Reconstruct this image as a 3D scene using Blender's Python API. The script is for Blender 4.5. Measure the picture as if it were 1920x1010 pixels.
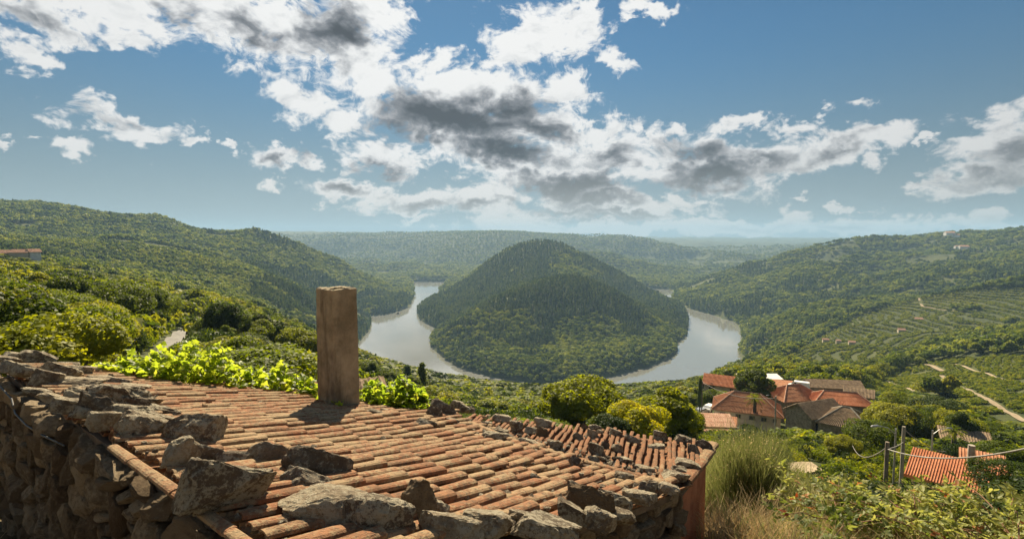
import bpy, bmesh, math, random
import numpy as np
from mathutils import Vector, Matrix, Euler, Quaternion

for o in list(bpy.data.objects):
    bpy.data.objects.remove(o)
S = bpy.context.scene
COL = S.collection

# ------------------------------------------------------------------ camera
F = 960.0                       # focal length in photograph pixels (1920 wide)
PITCH = math.atan(64 / 960.0)
cd = bpy.data.cameras.new('camera')
cam = bpy.data.objects.new('camera', cd)
COL.objects.link(cam)
cd.sensor_width = 36
cd.lens = 18.0
cd.clip_start = 0.05
cd.clip_end = 40000
cam.rotation_euler = (math.pi / 2 - PITCH, 0, 0)
S.camera = cam

# ------------------------------------------------------------------ sun, sky, exposure
SUN_AZ, SUN_EL = math.radians(-9.0), math.radians(40.0)     # azimuth from +Y towards +X
sd = Vector((math.sin(SUN_AZ) * math.cos(SUN_EL), math.cos(SUN_AZ) * math.cos(SUN_EL), math.sin(SUN_EL)))
ld = bpy.data.lights.new('sun', 'SUN')
ld.energy = 4.9
ld.angle = math.radians(0.53)
ld.color = (1.0, 0.85, 0.61)
sun = bpy.data.objects.new('sun', ld)
sun.rotation_euler = (-sd).to_track_quat('-Z', 'Y').to_euler()
COL.objects.link(sun)

S.view_settings.view_transform = 'Standard'
S.view_settings.look = 'None'
S.view_settings.gamma = 1.0
S.view_settings.exposure = 1.17
S.view_settings.use_curve_mapping = False
S.render.engine = 'CYCLES'
cy = S.cycles
cy.use_denoising = True
cy.max_bounces = 6
cy.diffuse_bounces = 3
cy.glossy_bounces = 3
cy.transmission_bounces = 4
cy.volume_bounces = 1
cy.transparent_max_bounces = 8
cy.sample_clamp_indirect = 4.0
cy.use_adaptive_sampling = True
cy.adaptive_threshold = 0.015

def pdir(px, py):
    """direction of a photograph pixel, scaled so that its y component is 1"""
    dx, dv = (px - 960) / F, (505 - py) / F
    y = math.cos(PITCH) + dv * math.sin(PITCH)
    z = -math.sin(PITCH) + dv * math.cos(PITCH)
    return Vector((dx / y, 1.0, z / y))

def at(px, py, Y):
    return pdir(px, py) * Y

def to_px(x, y, z):
    """vectorised: world point -> photograph pixel"""
    fwd = y * math.cos(PITCH) - z * math.sin(PITCH)
    up = y * math.sin(PITCH) + z * math.cos(PITCH)
    fwd = np.where(fwd < 0.1, 0.1, fwd)
    return 960 + F * x / fwd, 505 - F * up / fwd

class NT:
    """tiny helper round a node tree"""
    def __init__(self, tree):
        self.t = tree
        self.t.nodes.clear()
    def n(self, kind, **kw):
        nd = self.t.nodes.new(kind)
        ins = kw.pop('ins', {})
        for k, v in kw.items():
            setattr(nd, k, v)
        for k, v in ins.items():
            s = nd.inputs[k]
            if isinstance(v, bpy.types.NodeSocket):
                self.t.links.new(v, s)
            else:
                s.default_value = v
        return nd
    def math(self, op, a, b=0.0, c=0.0, clamp=False):
        return self.n('ShaderNodeMath', operation=op, use_clamp=clamp, ins={0: a, 1: b, 2: c}).outputs[0]
    def vmath(self, op, a, b=(0, 0, 0)):
        return self.n('ShaderNodeVectorMath', operation=op, ins={0: a, 1: b}).outputs[0]
    def noise(self, vec, scale, detail=4, rough=0.55, dist=0.0, out='Fac', w=None):
        nd = self.n('ShaderNodeTexNoise', ins={'Vector': vec, 'Scale': scale, 'Detail': detail, 'Roughness': rough, 'Distortion': dist})
        return nd.outputs[out]
    def ramp(self, fac, stops, interp='LINEAR'):
        nd = self.n('ShaderNodeValToRGB', ins={0: fac})
        cr = nd.color_ramp
        cr.interpolation = interp
        while len(cr.elements) > 1:
            cr.elements.remove(cr.elements[-1])
        cr.elements[0].position = stops[0][0]
        cr.elements[0].color = (*stops[0][1], 1)
        for p, c in stops[1:]:
            e = cr.elements.new(p)
            e.color = (*c, 1)
        return nd.outputs[0]
    def mix(self, fac, a, b, blend='MIX'):
        def c4(v):
            return v if isinstance(v, bpy.types.NodeSocket) else (*v, 1)
        nd = self.n('ShaderNodeMix', data_type='RGBA', blend_type=blend)
        for i, v in ((0, fac), (6, c4(a)), (7, c4(b))):
            if isinstance(v, bpy.types.NodeSocket):
                self.t.links.new(v, nd.inputs[i])
            else:
                nd.inputs[i].default_value = v
        return nd.outputs[2]
    def maprange(self, v, a, b, c=0.0, d=1.0, kind='SMOOTHSTEP'):
        return self.n('ShaderNodeMapRange', interpolation_type=kind, ins={0: v, 1: a, 2: b, 3: c, 4: d}).outputs[0]

# ------------------------------------------------------------------ world: physical sky with a cumulus layer
W = bpy.data.worlds.new('World')
S.world = W
W.use_nodes = True
nt = NT(W.node_tree)
SKY_STRENGTH = 0.05
tc = nt.n('ShaderNodeTexCoord').outputs['Generated']
sky = nt.n('ShaderNodeTexSky', sky_type='NISHITA', sun_disc=False, sun_elevation=SUN_EL, sun_rotation=SUN_AZ,
           altitude=400.0, air_density=1.3, dust_density=0.15, ozone_density=1.3).outputs[0]
sky = nt.mix(1.0, sky, (.255, .415, .50), 'MULTIPLY')
_z = nt.n('ShaderNodeSeparateXYZ', ins={0: tc}).outputs[2]
_lum = nt.n('ShaderNodeRGBToBW', ins={0: sky}).outputs[0]
_pale = nt.mix(1.0, nt.n('ShaderNodeCombineXYZ', ins={0: _lum, 1: _lum, 2: _lum}).outputs[0], (.74, .88, 1.0), 'MULTIPLY')
sky = nt.mix(nt.maprange(_z, 0.36, 0.0, 0.0, 0.85), sky, _pale)      # clean air: the horizon pales to grey blue instead of yellow
skyc = nt.n('ShaderNodeBackground', ins={'Color': sky, 'Strength': SKY_STRENGTH}).outputs[0]

_sep = nt.n('ShaderNodeSeparateXYZ', ins={0: tc})
_lay = nt.vmath('MULTIPLY', tc, (2.9, 2.9, 4.3))
def _warp(scale, amp, detail):
    v = nt.n('ShaderNodeTexNoise', ins={'Vector': _lay, 'Scale': scale, 'Detail': detail, 'Roughness': .6}).outputs['Color']
    nd = nt.n('ShaderNodeVectorMath', operation='SCALE', ins={0: nt.vmath('SUBTRACT', v, (.5, .5, .5)), 'Scale': amp})
    return nd.outputs[0]
tcw = nt.vmath('ADD', tc, nt.vmath('ADD', _warp(3.5, .11, 4), _warp(14.0, .03, 4)))

def blob(vec, cx, cy_, rx, ry, ang=0.0):
    """soft ellipse on the sky sphere given by where it stands in the photograph; returns 1 at its centre, 0 at its rim"""
    a = math.radians(ang)
    c = pdir(cx, cy_).normalized()
    u = (pdir(cx + rx * math.cos(a), cy_ + rx * math.sin(a)).normalized() - pdir(cx - rx * math.cos(a), cy_ - rx * math.sin(a)).normalized()) / 2
    v = (pdir(cx - ry * math.sin(a), cy_ + ry * math.cos(a)).normalized() - pdir(cx + ry * math.sin(a), cy_ - ry * math.cos(a)).normalized()) / 2
    ru, rv = u.length, v.length
    uh = (u - c * u.dot(c)).normalized()
    wh = c
    vh = wh.cross(uh)
    m = Matrix((uh, vh, wh)).transposed()
    mp = nt.n('ShaderNodeMapping', vector_type='TEXTURE', ins={'Vector': vec, 'Location': c, 'Rotation': m.to_euler(), 'Scale': (ru, rv, 0.6)}).outputs[0]
    ln = nt.n('ShaderNodeVectorMath', operation='LENGTH', ins={0: mp}).outputs['Value']
    return nt.math('SUBTRACT', 1.0, ln)

def field(blobs, k=0.16):
    acc = None
    vec = tcw
    for i, b in enumerate(blobs):
        w = b[5] if len(b) > 5 else 1.0
        if acc is not None and i % 4 == 0:      # keeps the shader's evaluation in order (and its stack small)
            vec = nt.n('ShaderNodeVectorMath', operation='MULTIPLY_ADD', ins={0: acc, 1: (1e-7, 1e-7, 1e-7), 2: tcw}).outputs[0]
        v = blob(vec, *b[:5])
        if w != 1.0:
            v = nt.math('MULTIPLY', v, w)
        acc = v if acc is None else nt.math('SMOOTH_MAX', acc, v, k)
    return acc

# (x, y, half width, half height, tilt, weight) in photograph pixels
CLOUDS = [
 (70,25,150,40,22),(190,10,190,45,24),(60,95,100,30,14),(430,35,190,75,28),(570,55,180,90,15),(250,78,45,26,30,.8),
 (650,70,110,120,0),(690,140,75,55,10),(700,10,60,60,0),
 (790,115,60,32,0,.8),(560,185,55,45,-20,.8),(625,215,60,40,25,.8),
 (900,170,190,60,4),(840,225,230,78,8),(960,240,150,85,0),(950,300,170,45,12),(720,295,90,36,6),(1060,170,60,50,0,.9),
 (1010,75,110,62,-8,1),(960,60,70,35,-10,.7),(1080,45,60,40,15,.85),(1135,95,65,28,35,.8),(915,115,60,22,-15,.7),
 (1070,250,60,40,10,.9),(1140,250,60,30,-10,.8),(1090,310,130,55,0),(1180,300,60,60,0,.8),(1215,8,80,20,0,.85),
 (235,228,130,32,12),(270,262,60,22,0,.8),(370,265,28,16,0,.8),(163,283,50,16,5,.9),(422,273,26,12,0,.9),(520,292,70,28,12,.9),(580,308,40,14,10,.8),
 (508,344,28,13,5,.8),(30,257,40,9,5,.7),(80,258,30,6,15,.5),
 (650,358,80,32,4),(780,372,120,32,-2),(900,372,110,45,0),(770,415,55,7,0,.6),
 (1010,340,120,30,0),(1100,375,150,48,0),(1180,395,150,26,0,.9),(1000,405,130,22,0,.9),(1100,428,190,17,0,.8),(1240,385,130,26,5,.9),
 (1330,315,150,58,2),(1450,300,150,48,-8),(1560,285,120,35,-12),(1650,265,70,28,-10),(1400,240,70,18,0,.75),(1240,262,30,30,-10,.7),(1190,245,20,14,0,.6),(1275,248,24,22,0,.7),
 (1470,238,40,22,0,.7),(1645,310,28,20,0,.7),(1735,260,18,10,0,.7),
 (1890,265,150,66,-14),(1840,325,150,34,-14),(1740,350,75,14,-8,.9),
 (1290,378,80,20,0,.8),(1500,380,30,8,0,.6),(1570,383,35,7,0,.6),(1730,410,20,8,0,.6),(1620,390,22,6,0,.5),
 (1420,426,150,24,-4,1.1),(1580,424,170,24,0,1.1),(1850,420,170,20,0,1.0),(1300,432,190,20,0,1.1),(1150,425,170,22,0,1.1),(980,425,130,18,0,1.0),
 (1600,200,30,12,0,.45),(1545,205,30,10,0,.45),
 (790,-70,260,60,0,.8),(300,-90,300,90,10,.9),(1500,-220,300,90,10,.8),(-300,120,260,80,15),(2200,150,260,90,-15),(2300,330,200,50,0)]
DARKS = [
 (625,60,70,62,-15,1.2),(480,70,80,22,20,.6),(600,100,70,20,0,.5),(330,20,110,22,28,.5),
 (850,225,165,52,6,1.5),(960,205,100,40,8,1.2),(945,285,120,34,10,1.5),(740,250,90,30,5,.9),(1010,240,90,26,10,.9),(720,318,55,16,0,.7),
 (1070,350,130,26,0,1.5),(1120,375,110,14,0,1.1),(1170,400,100,9,0,1.2),(1150,300,60,22,-8,.7),(1060,395,100,10,0,.9),(900,385,80,11,0,.9),(790,380,70,12,0,.8),(655,358,45,14,8,.9),
 (1340,330,125,28,-6,1.4),(1330,295,110,30,10,.7),(1440,305,70,20,-10,.7),(1560,290,60,14,-15,.4),
 (1880,280,80,30,-20,.7),(1850,330,110,16,-12,.6),(500,296,24,14,30,.7),(560,300,30,12,10,.5),
 (1420,430,60,8,0,.5),(1600,425,70,10,0,.6),(1110,410,120,6,0,.9),(240,240,90,12,12,.3),(90,30,80,14,20,.25)]
cover = field(CLOUDS)
dark = field(DARKS)
sep = nt.n('ShaderNodeSeparateXYZ', ins={0: tc})
lay = _lay
warp = nt.n('ShaderNodeTexNoise', ins={'Vector': lay, 'Scale': 2.6, 'Detail': 3, 'Roughness': .5}).outputs['Color']
lay2 = nt.vmath('ADD', lay, nt.vmath('SCALE', nt.vmath('SUBTRACT', warp, (.5, .5, .5))))
lay2.node.inputs[1].links[0].from_node.inputs['Scale'].default_value = 0.35
n1 = nt.noise(lay2, 6.0, 9, 0.62)
n2 = nt.noise(lay2, 22.0, 6, 0.65)
n1b = nt.noise(nt.vmath('ADD', lay2, (-.01, .0, .085)), 6.0, 5, 0.62)
n3 = nt.noise(lay, 1.1, 3, 0.5)
# away from the part of the sky that the photograph shows the same broken cumulus goes on
away = nt.maprange(sep.outputs[1], 0.25, -0.05, 0.0, 1.0)
wild = nt.math('MULTIPLY', nt.math('SUBTRACT', n3, 0.50), 5.0)
wild = nt.math('SUBTRACT', nt.math('MULTIPLY', nt.math('ADD', wild, 1.0), away), 1.0)
cover = nt.math('MAXIMUM', nt.math('MAXIMUM', cover, -1.0), wild)
det = nt.math('ADD', nt.math('MULTIPLY', nt.math('SUBTRACT', n1, 0.5), 2.75), nt.math('MULTIPLY', nt.math('SUBTRACT', n2, 0.5), 0.9))
dens = nt.math('ADD', nt.math('MULTIPLY', cover, 1.25), det)
dens = nt.math('SUBTRACT', dens, 0.02)
alpha = nt.maprange(dens, -0.03, 0.55)
# thick parts hold back the light of the sun behind them
thick = nt.math('ADD', nt.math('MULTIPLY', nt.math('MAXIMUM', dark, -0.3), 1.15),
                nt.math('MULTIPLY', nt.math('SUBTRACT', nt.noise(lay2, 7.5, 8, .60), 0.5), 1.2))
thick = nt.math('ADD', thick, nt.math('MULTIPLY', nt.math('SUBTRACT', dens, 0.75), 0.20))
thick = nt.math('ADD', thick, nt.math('MULTIPLY', nt.math('SUBTRACT', n1b, n1), 1.6))
ccol = nt.ramp(nt.maprange(thick, -0.30, 1.25, 0, 1, 'LINEAR'),
               [(0.0, (.97, .97, .96)), (0.16, (.84, .85, .85)), (0.34, (.56, .575, .59)), (0.58, (.27, .285, .31)), (0.8, (.15, .165, .185)), (1.0, (.09, .10, .115))])
# low clouds shine through more air: a little warmer and softer
low = nt.maprange(sep.outputs[2], 0.16, 0.0, 0.0, 0.5)
ccol = nt.mix(low, ccol, (.80, .76, .68))
side = nt.maprange(nt.n('ShaderNodeVectorMath', operation='DOT_PRODUCT', ins={0: tc, 1: sd}).outputs['Value'], 0.35, 0.95, 0.62, 1.0, 'LINEAR')
cloud = nt.n('ShaderNodeBackground', ins={'Color': ccol, 'Strength': nt.math('MULTIPLY', side, 0.425)}).outputs[0]
mixs = nt.n('ShaderNodeMixShader', ins={0: alpha, 1: skyc, 2: cloud})
out = nt.n('ShaderNodeOutputWorld', ins={'Surface': mixs.outputs[0]})
W.cycles.sampling_method = 'MANUAL'
W.cycles.sample_map_resolution = 512
# ------------------------------------------------------------------ numeric noise
def _hash(ix, iy, seed):
    h = (ix.astype(np.int64) * 374761393 + iy.astype(np.int64) * 668265263 + seed * 974634777) & 0xffffffff
    h = ((h ^ (h >> 13)) * 1274126177) & 0xffffffff
    return ((h ^ (h >> 16)) & 0xffff) / 65535.0
def vnoise(x, y, seed=0):
    ix, iy = np.floor(x), np.floor(y)
    fx, fy = x - ix, y - iy
    fx = fx * fx * (3 - 2 * fx); fy = fy * fy * (3 - 2 * fy)
    a = _hash(ix, iy, seed); b = _hash(ix + 1, iy, seed); c = _hash(ix, iy + 1, seed); d = _hash(ix + 1, iy + 1, seed)
    return (a * (1 - fx) + b * fx) * (1 - fy) + (c * (1 - fx) + d * fx) * fy - 0.5
def fbm(x, y, oct=4, seed=0, gain=0.5):
    s, a = 0, 1.0
    for i in range(oct):
        s = s + a * vnoise(x * 2 ** i + 17.3 * i, y * 2 ** i - 9.1 * i, seed + i)
        a *= gain
    return s

# ------------------------------------------------------------------ lie of the land
RIVER_Z = -200.0
# river outline as seen in the photograph, dropped on the plane of the water
RIVER_PX = [(775,528),(777,548),(775,562),(768,574),(755,581),(725,589),(693,592),(697,602),(695,615),(680,634),(668,650),(640,700),
 (700,745),(800,782),(930,796),(1060,796),(1200,778),(1330,738),(1400,690),(1390,668),(1383,655),(1392,640),(1388,612),(1375,603),(1345,592),(1315,585),(1290,578),
 (1272,570),(1256,560),(1266,549),(1252,542),(1200,540),(1200,550),(1240,557),(1262,569),(1285,583),(1292,598),(1290,615),(1283,632),(1268,646),(1272,656),(1255,672),(1215,688),
 (1150,704),(1050,722),(1000,718),(920,706),(870,692),(845,680),(825,665),(808,650),(806,636),(812,624),(822,616),(800,607),(786,598),(781,585),
 (788,575),(810,562),(826,552),(822,544),(832,536),(838,528)]
RIVER = np.array([[p.x, p.y] for p in (pdir(a, b) * (RIVER_Z / pdir(a, b).z) for a, b in RIVER_PX)])
def poly_dist(x, y, P):
    """signed distance to a polygon, positive inside"""
    x = x.ravel(); y = y.ravel()
    d = np.full(x.shape, 1e18); ins = np.zeros(x.shape, bool)
    n = len(P)
    for i in range(n):
        x0, y0 = P[i]; x1, y1 = P[(i + 1) % n]
        ex, ey = x1 - x0, y1 - y0
        t = np.clip(((x - x0) * ex + (y - y0) * ey) / (ex * ex + ey * ey + 1e-9), 0, 1)
        d = np.minimum(d, (x - x0 - t * ex) ** 2 + (y - y0 - t * ey) ** 2)
        if y0 != y1:
            c = ((y0 > y) != (y1 > y)) & (x < (x1 - x0) * (y - y0) / (y1 - y0) + x0)
            ins ^= c
    d = np.sqrt(d)
    return np.where(ins, d, -d)

WP = [(0,0,-1.75),(-2,1.0,-1.9),(1.2,1.2,-1.95),(-3.6,2.6,-2.55),(-7,4.4,-2.6),(-12,6,-2.8),(0.5,2.2,-2.9),(1.6,3.0,-3.6),(3.2,5,-3.5),(5,4,-3.2),(6,6,-4.1),(4.5,6,-3.9),(9,6,-4.7),(8,8,-5.4),(5,8,-4.9),(3,7.5,-4.6),(8,11,-6.6),
 (0,4,-4.2),(-3,6,-4.4),(-5,9,-5.2),(-1,9,-6),(3,9,-6.2),(-10,12,-5.4),(-20,14,-5),(-9,8,-4.2),(-8,17,-7.5),(0,16,-9),(8,16,-8.6),(16,14,-7.5),(24,20,-8.8),(13,9,-6.6),
 (0,-15,2.5),(-30,-10,1.5),(30,-10,-1),(0,-100,28),(-100,-80,22),(100,-80,8),(-200,50,-6),(200,20,-30),(0,-600,110),(600,-600,70),(-600,-600,130),(-900,100,60),(900,0,30),
 (0,-3000,60),(3000,-3000,60),(-3000,-3000,60),(4000,500,10),(-4000,500,80)]
PP = [ # pixel x, pixel y, forward distance
 (1500,885,34),(1650,950,22),(1500,828,68),(1700,890,40),(1850,945,30),(1780,960,26),(1720,955,26),(1850,965,25),(1780,985,21),(1700,975,20),(1900,985,20),(1400,812,100),(1480,816,92),(1560,816,100),(1640,803,110),(1330,775,122),(1420,758,135),(1500,752,140),(1600,757,150),(1350,838,60),(1450,838,66),(1550,842,62),(1260,830,52),
 (1300,812,86),(1200,826,50),(1100,826,58),(1000,820,62),(900,815,60),(800,812,40),(620,800,32),(450,770,34),
 (1700,712,300),(1780,730,235),(1900,720,215),(1920,800,120),(1800,800,130),(1840,860,60),(1920,640,320),(1830,655,340),(1760,668,345),(1650,708,310),(1560,720,240),(1480,715,260),(1700,780,150),
 (1800,690,290),(1880,670,300),(1650,690,380),(1760,655,400),(1880,640,400),(2050,640,300),(2200,600,350),
 (1500,672,470),(1600,645,520),(1700,612,600),(1850,565,650),(1930,510,750),(1800,548,760),(1700,572,760),(1600,605,650),(1540,640,560),(1420,665,560),(1560,690,430),
 (1900,600,560),(2050,520,650),(2200,480,800),(1640,560,1000),(1750,540,1000),(1880,500,1000),
 (1600,540,1150),(1500,580,950),(1450,600,900),(1410,636,830),(1350,575,1250),(1500,505,1400),(1650,482,1500),(1800,462,1500),(1900,470,1300),(1420,540,1300),(1330,545,1500),
 (1920,432,1700),(1830,432,1750),(1770,432,1750),(1700,441,1850),(1630,443,1900),(1560,447,1900),(1480,457,1950),(1400,477,1900),(1340,507,1750),(1290,545,1600),(1275,556,1550),
 (2100,420,1800),(2300,420,2000),
 (200,705,38),(60,705,30),(300,662,56),(322,640,72),(330,622,92),(345,612,120),(0,640,60),(150,640,60),(400,640,100),(450,735,44),(560,740,48),(600,720,62),(520,690,80),
 (-150,700,40),(-300,600,80),
 (10,486,300),(100,520,240),(-100,480,350),(200,550,200),(300,570,180),(250,545,260),(380,580,180),(400,575,300),(450,588,290),(520,612,300),(590,640,310),(640,665,330),(680,682,350),
 (780,716,370),(860,744,400),(930,760,420),(1050,758,410),(1150,748,400),(1200,744,390),(1290,722,360),(1350,712,330),(1390,692,400),(700,730,160),(780,760,150),(900,790,150),(1050,790,150),(1150,780,150),(1250,765,170),
 (560,680,150),(640,700,200),(480,650,180),(1320,745,170),(1460,720,200),
 (0,380,1300),(100,384,1320),(200,396,1350),(300,408,1420),(420,427,1500),(490,437,1550),(560,458,1600),(640,493,1650),(700,524,1700),(750,553,1650),(-200,370,1300),(-500,380,1300),
 (0,445,800),(100,470,650),(0,478,470),(250,445,900),(180,500,480),(450,505,950),(600,562,1050),(400,530,650),(350,548,450),(460,572,520),(560,610,640),(600,600,780),(650,607,960),(690,580,1400),(620,520,1400),(520,480,1300),(350,460,1150),
 (680,600,1080),(620,650,560),(540,590,480),(500,550,800),(560,545,900),
 (1080,517,1150),(1020,535,1080),(950,560,1020),(880,592,960),(840,618,930),(1140,538,1120),(1180,562,1080),(1250,608,1010),(1040,622,900),(1040,575,990),(920,650,820),(1150,650,860),(1060,680,780),
 (1080,522,1400),(980,532,1350),(900,572,1230),(860,596,1120),(1170,566,1320),(1010,457,1850),(1055,463,1850),(960,463,1850),(915,493,1700),(870,525,1600),(835,548,1600),(1120,494,1750),(1160,511,1700),(1190,528,1650),(1225,551,1600),(1260,571,1500),
 (850,562,1400),(825,592,1200),(1240,590,1180),(1275,598,1250),
 (900,500,2400),(1000,480,2400),(1100,495,2300),
 (540,440,4500),(610,443,4300),(640,440,4200),(700,446,4200),(760,441,4100),(830,439,4100),(930,437,4000),(1010,441,4000),(1040,442,4000),(1130,440,3900),(1210,443,3800),(1255,450,3600),(1290,457,3500),(1360,457,5000),(1430,457,5200),
 (600,484,3200),(700,500,2900),(730,516,2500),(780,522,2500),(850,490,2900),(900,470,3300),(660,470,3400),(850,515,2450),(1150,475,3200),(1200,502,2700),(1225,525,2300),(1290,500,2700),(1340,490,2600),(1310,525,2100),(1380,470,3000),(790,490,2900),(950,470,3200),(1060,470,3200),
 (700,462,3000),(760,485,2700),(800,508,2500),(700,482,3400),(760,502,3150),(800,517,2950),(1150,460,2900),(1200,480,2650),(1240,505,2400),(1150,478,3250),(1200,497,3000),(1240,515,2750),(1330,466,3300),(1290,488,3000),(1330,480,3700),(1290,500,3350),(620,462,3400),(600,480,3800),
 (300,430,3500),(100,420,4000),(1700,450,3500),(1900,440,3500)]
_sh = []
for i in range(0, len(RIVER), 1):
    _sh.append([RIVER[i, 0], RIVER[i, 1], -203.0])
    nx = (RIVER[i] + RIVER[(i + 1) % len(RIVER)]) / 2
    if np.hypot(*(RIVER[i] - RIVER[(i + 1) % len(RIVER)])) > 60:
        _sh.append([nx[0], nx[1], -203.0])
CP = np.array([list(p) for p in WP] + [list(at(*p)) for p in PP] + _sh, float)
def _k(r2):
    return np.sqrt(r2 + 4.0)
_d2 = ((CP[:, None, :2] - CP[None, :, :2]) ** 2).sum(-1)
_A = _k(_d2)
_n = len(CP)
_sm = np.hypot(CP[:, 0], CP[:, 1]) * 0.004
_M = np.zeros((_n + 1, _n + 1)); _M[:_n, :_n] = _A - np.diag(_sm); _M[:_n, _n] = 1; _M[_n, :_n] = 1
_w = np.linalg.solve(_M, np.append(CP[:, 2], 0))
def height(x, y, detail=True):
    shp = np.shape(x)
    x = np.ravel(np.asarray(x, float)); y = np.ravel(np.asarray(y, float))
    h = np.empty(x.shape)
    for i in range(0, len(x), 40000):
        d2 = (x[i:i + 40000, None] - CP[None, :, 0]) ** 2 + (y[i:i + 40000, None] - CP[None, :, 1]) ** 2
        h[i:i + 40000] = _k(d2) @ _w[:_n] + _w[_n]
    r = np.hypot(x, y)
    h = np.clip(h, -260, 170)
    if detail:
        amp = np.clip((r - 12) / 900, 0, 1) ** .8
        g = fbm(x / 260, y / 260, 4, 3)
        h = h + amp * 13 * g * np.clip((r - 100) / 600, 0, 1) + np.clip((r - 10) / 60, 0, 1) * 0.9 * fbm(x / 14, y / 14, 3, 8)
        # gullies that run down the far slopes
        gu = np.abs(fbm(x / 420 + 3, y / 420, 3, 21))
        h = h - 30 * np.clip((r - 700) / 900, 0, 1) * np.clip(.22 - gu, 0, 1)
        low = np.clip((25 - h) / 90, 0, 1) * np.clip((h + 195) / 60, 0, 1)
        h = h - np.clip((r - 1800) / 900, 0, 1) * 170 * np.abs(fbm(x / 1000 + 5, y / 1000, 2, 60)) * low
        h = h - np.clip((r - 450) / 400, 0, 1) * np.clip(np.abs(x) / 500 - .45, 0, 1) * 75 * np.clip(np.abs(fbm(x / 330 + 9, y / 330, 3, 61)), 0, .5) * np.clip((h + 195) / 60, 0, 1)
    sdist = poly_dist(x, y, RIVER)
    out = sdist < 0
    bank = RIVER_Z + np.minimum(-sdist * 0.45, 14) + 0.4
    h = np.where(out, np.maximum(h, np.where(-sdist < 250, bank, bank)), RIVER_Z - np.minimum(sdist * .3, 14) - .3)
    return h.reshape(shp)

def mesh_obj(name, verts, faces, mats, parent=None, mat_idx=None, smooth=False, kind=None, link=True):
    """verts (n,3) array, faces (m,k) array or list"""
    me = bpy.data.meshes.new(name)
    verts = np.asarray(verts, np.float32)
    if isinstance(faces, np.ndarray):
        m, k = faces.shape
        me.vertices.add(len(verts)); me.vertices.foreach_set('co', verts.ravel())
        me.loops.add(m * k); me.loops.foreach_set('vertex_index', faces.astype(np.int32).ravel())
        me.polygons.add(m)
        me.polygons.foreach_set('loop_start', np.arange(0, m * k, k, dtype=np.int32))
        me.polygons.foreach_set('loop_total', np.full(m, k, np.int32))
        me.update(calc_edges=True)
    else:
        me.from_pydata([tuple(v) for v in verts.tolist()], [], faces)
    for mt in (mats if isinstance(mats, (list, tuple)) else [mats]):
        me.materials.append(mt)
    if mat_idx is not None:
        me.polygons.foreach_set('material_index', np.asarray(mat_idx, np.int32))
    if smooth:
        me.polygons.foreach_set('use_smooth', np.ones(len(me.polygons), bool))
    me.validate()
    o = bpy.data.objects.new(name, me)
    if link:
        COL.objects.link(o)
    if parent:
        o.parent = parent
    if kind:
        o['kind'] = kind
    return o
def tag(o, label, cat, group=None):
    o['label'] = label; o['category'] = cat
    if group:
        o['group'] = group
    return o
def empty(name, loc=(0, 0, 0), rz=0.0):
    o = bpy.data.objects.new(name, None)
    COL.objects.link(o)
    o.location = loc; o.rotation_euler = (0, 0, rz)
    o.empty_display_size = .1
    return o
def new_mat(name):
    m = bpy.data.materials.new(name); m.use_nodes = True
    return m, NT(m.node_tree)
def finish(t, bsdf):
    t.n('ShaderNodeOutputMaterial', ins={'Surface': bsdf})
def bump(t, h, strength=.5, dist=.02):
    return t.n('ShaderNodeBump', ins={'Strength': strength, 'Distance': dist, 'Height': h}).outputs[0]
def simple_mat(name, c1, c2, scale=8, rough=.85, bumps=.4, bdist=.01, spec=.3, detail=6, metallic=0.0, coord='Object'):
    m, t = new_mat(name)
    co = t.n('ShaderNodeTexCoord').outputs[coord]
    rnd = t.n('ShaderNodeObjectInfo').outputs['Random']
    n = t.noise(co, scale, detail, .6)
    c = t.mix(t.maprange(n, .3, .7), c1, c2)
    c = t.mix(.35, c, t.n('ShaderNodeHueSaturation', ins={'Value': t.maprange(rnd, 0, 1, .6, 1.5, 'LINEAR'), 'Color': c}).outputs[0])
    b = t.n('ShaderNodeBsdfPrincipled', ins={'Base Color': c, 'Roughness': rough, 'Specular IOR Level': spec, 'Metallic': metallic, 'Normal': bump(t, n, bumps, bdist)})
    finish(t, b.outputs[0])
    return m

# ground material: soil, dry grass and low scrub
def ground_material():
    m, t = new_mat('ground')
    pos = t.n('ShaderNodeNewGeometry').outputs['Position']
    far = t.n('ShaderNodeVectorMath', operation='LENGTH', ins={0: pos}).outputs['Value']
    big = t.noise(pos, 0.013, 6, .6)
    mid = t.noise(pos, 0.22, 6, .65)
    fine = t.noise(pos, 5.0, 7, .7)
    c = t.mix(t.maprange(big, .4, .62), (.038, .052, .017), (.092, .100, .034))
    c = t.mix(t.maprange(mid, .42, .68), c, (.085, .095, .028))
    near = t.mix(t.maprange(fine, .35, .7), (.10, .072, .038), (.25, .185, .10))
    c = t.mix(t.maprange(far, 8, 60, 1, 0), c, near)
    c = t.mix(t.maprange(fine, .3, .75, 0, .5), c, (.03, .035, .015))
    b = t.n('ShaderNodeBsdfPrincipled', ins={'Base Color': c, 'Roughness': .95, 'Specular IOR Level': .15,
            'Normal': bump(t, t.math('ADD', fine, mid), .7, .08)})
    finish(t, b.outputs[0])
    return m
M_GROUND = ground_material()

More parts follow.
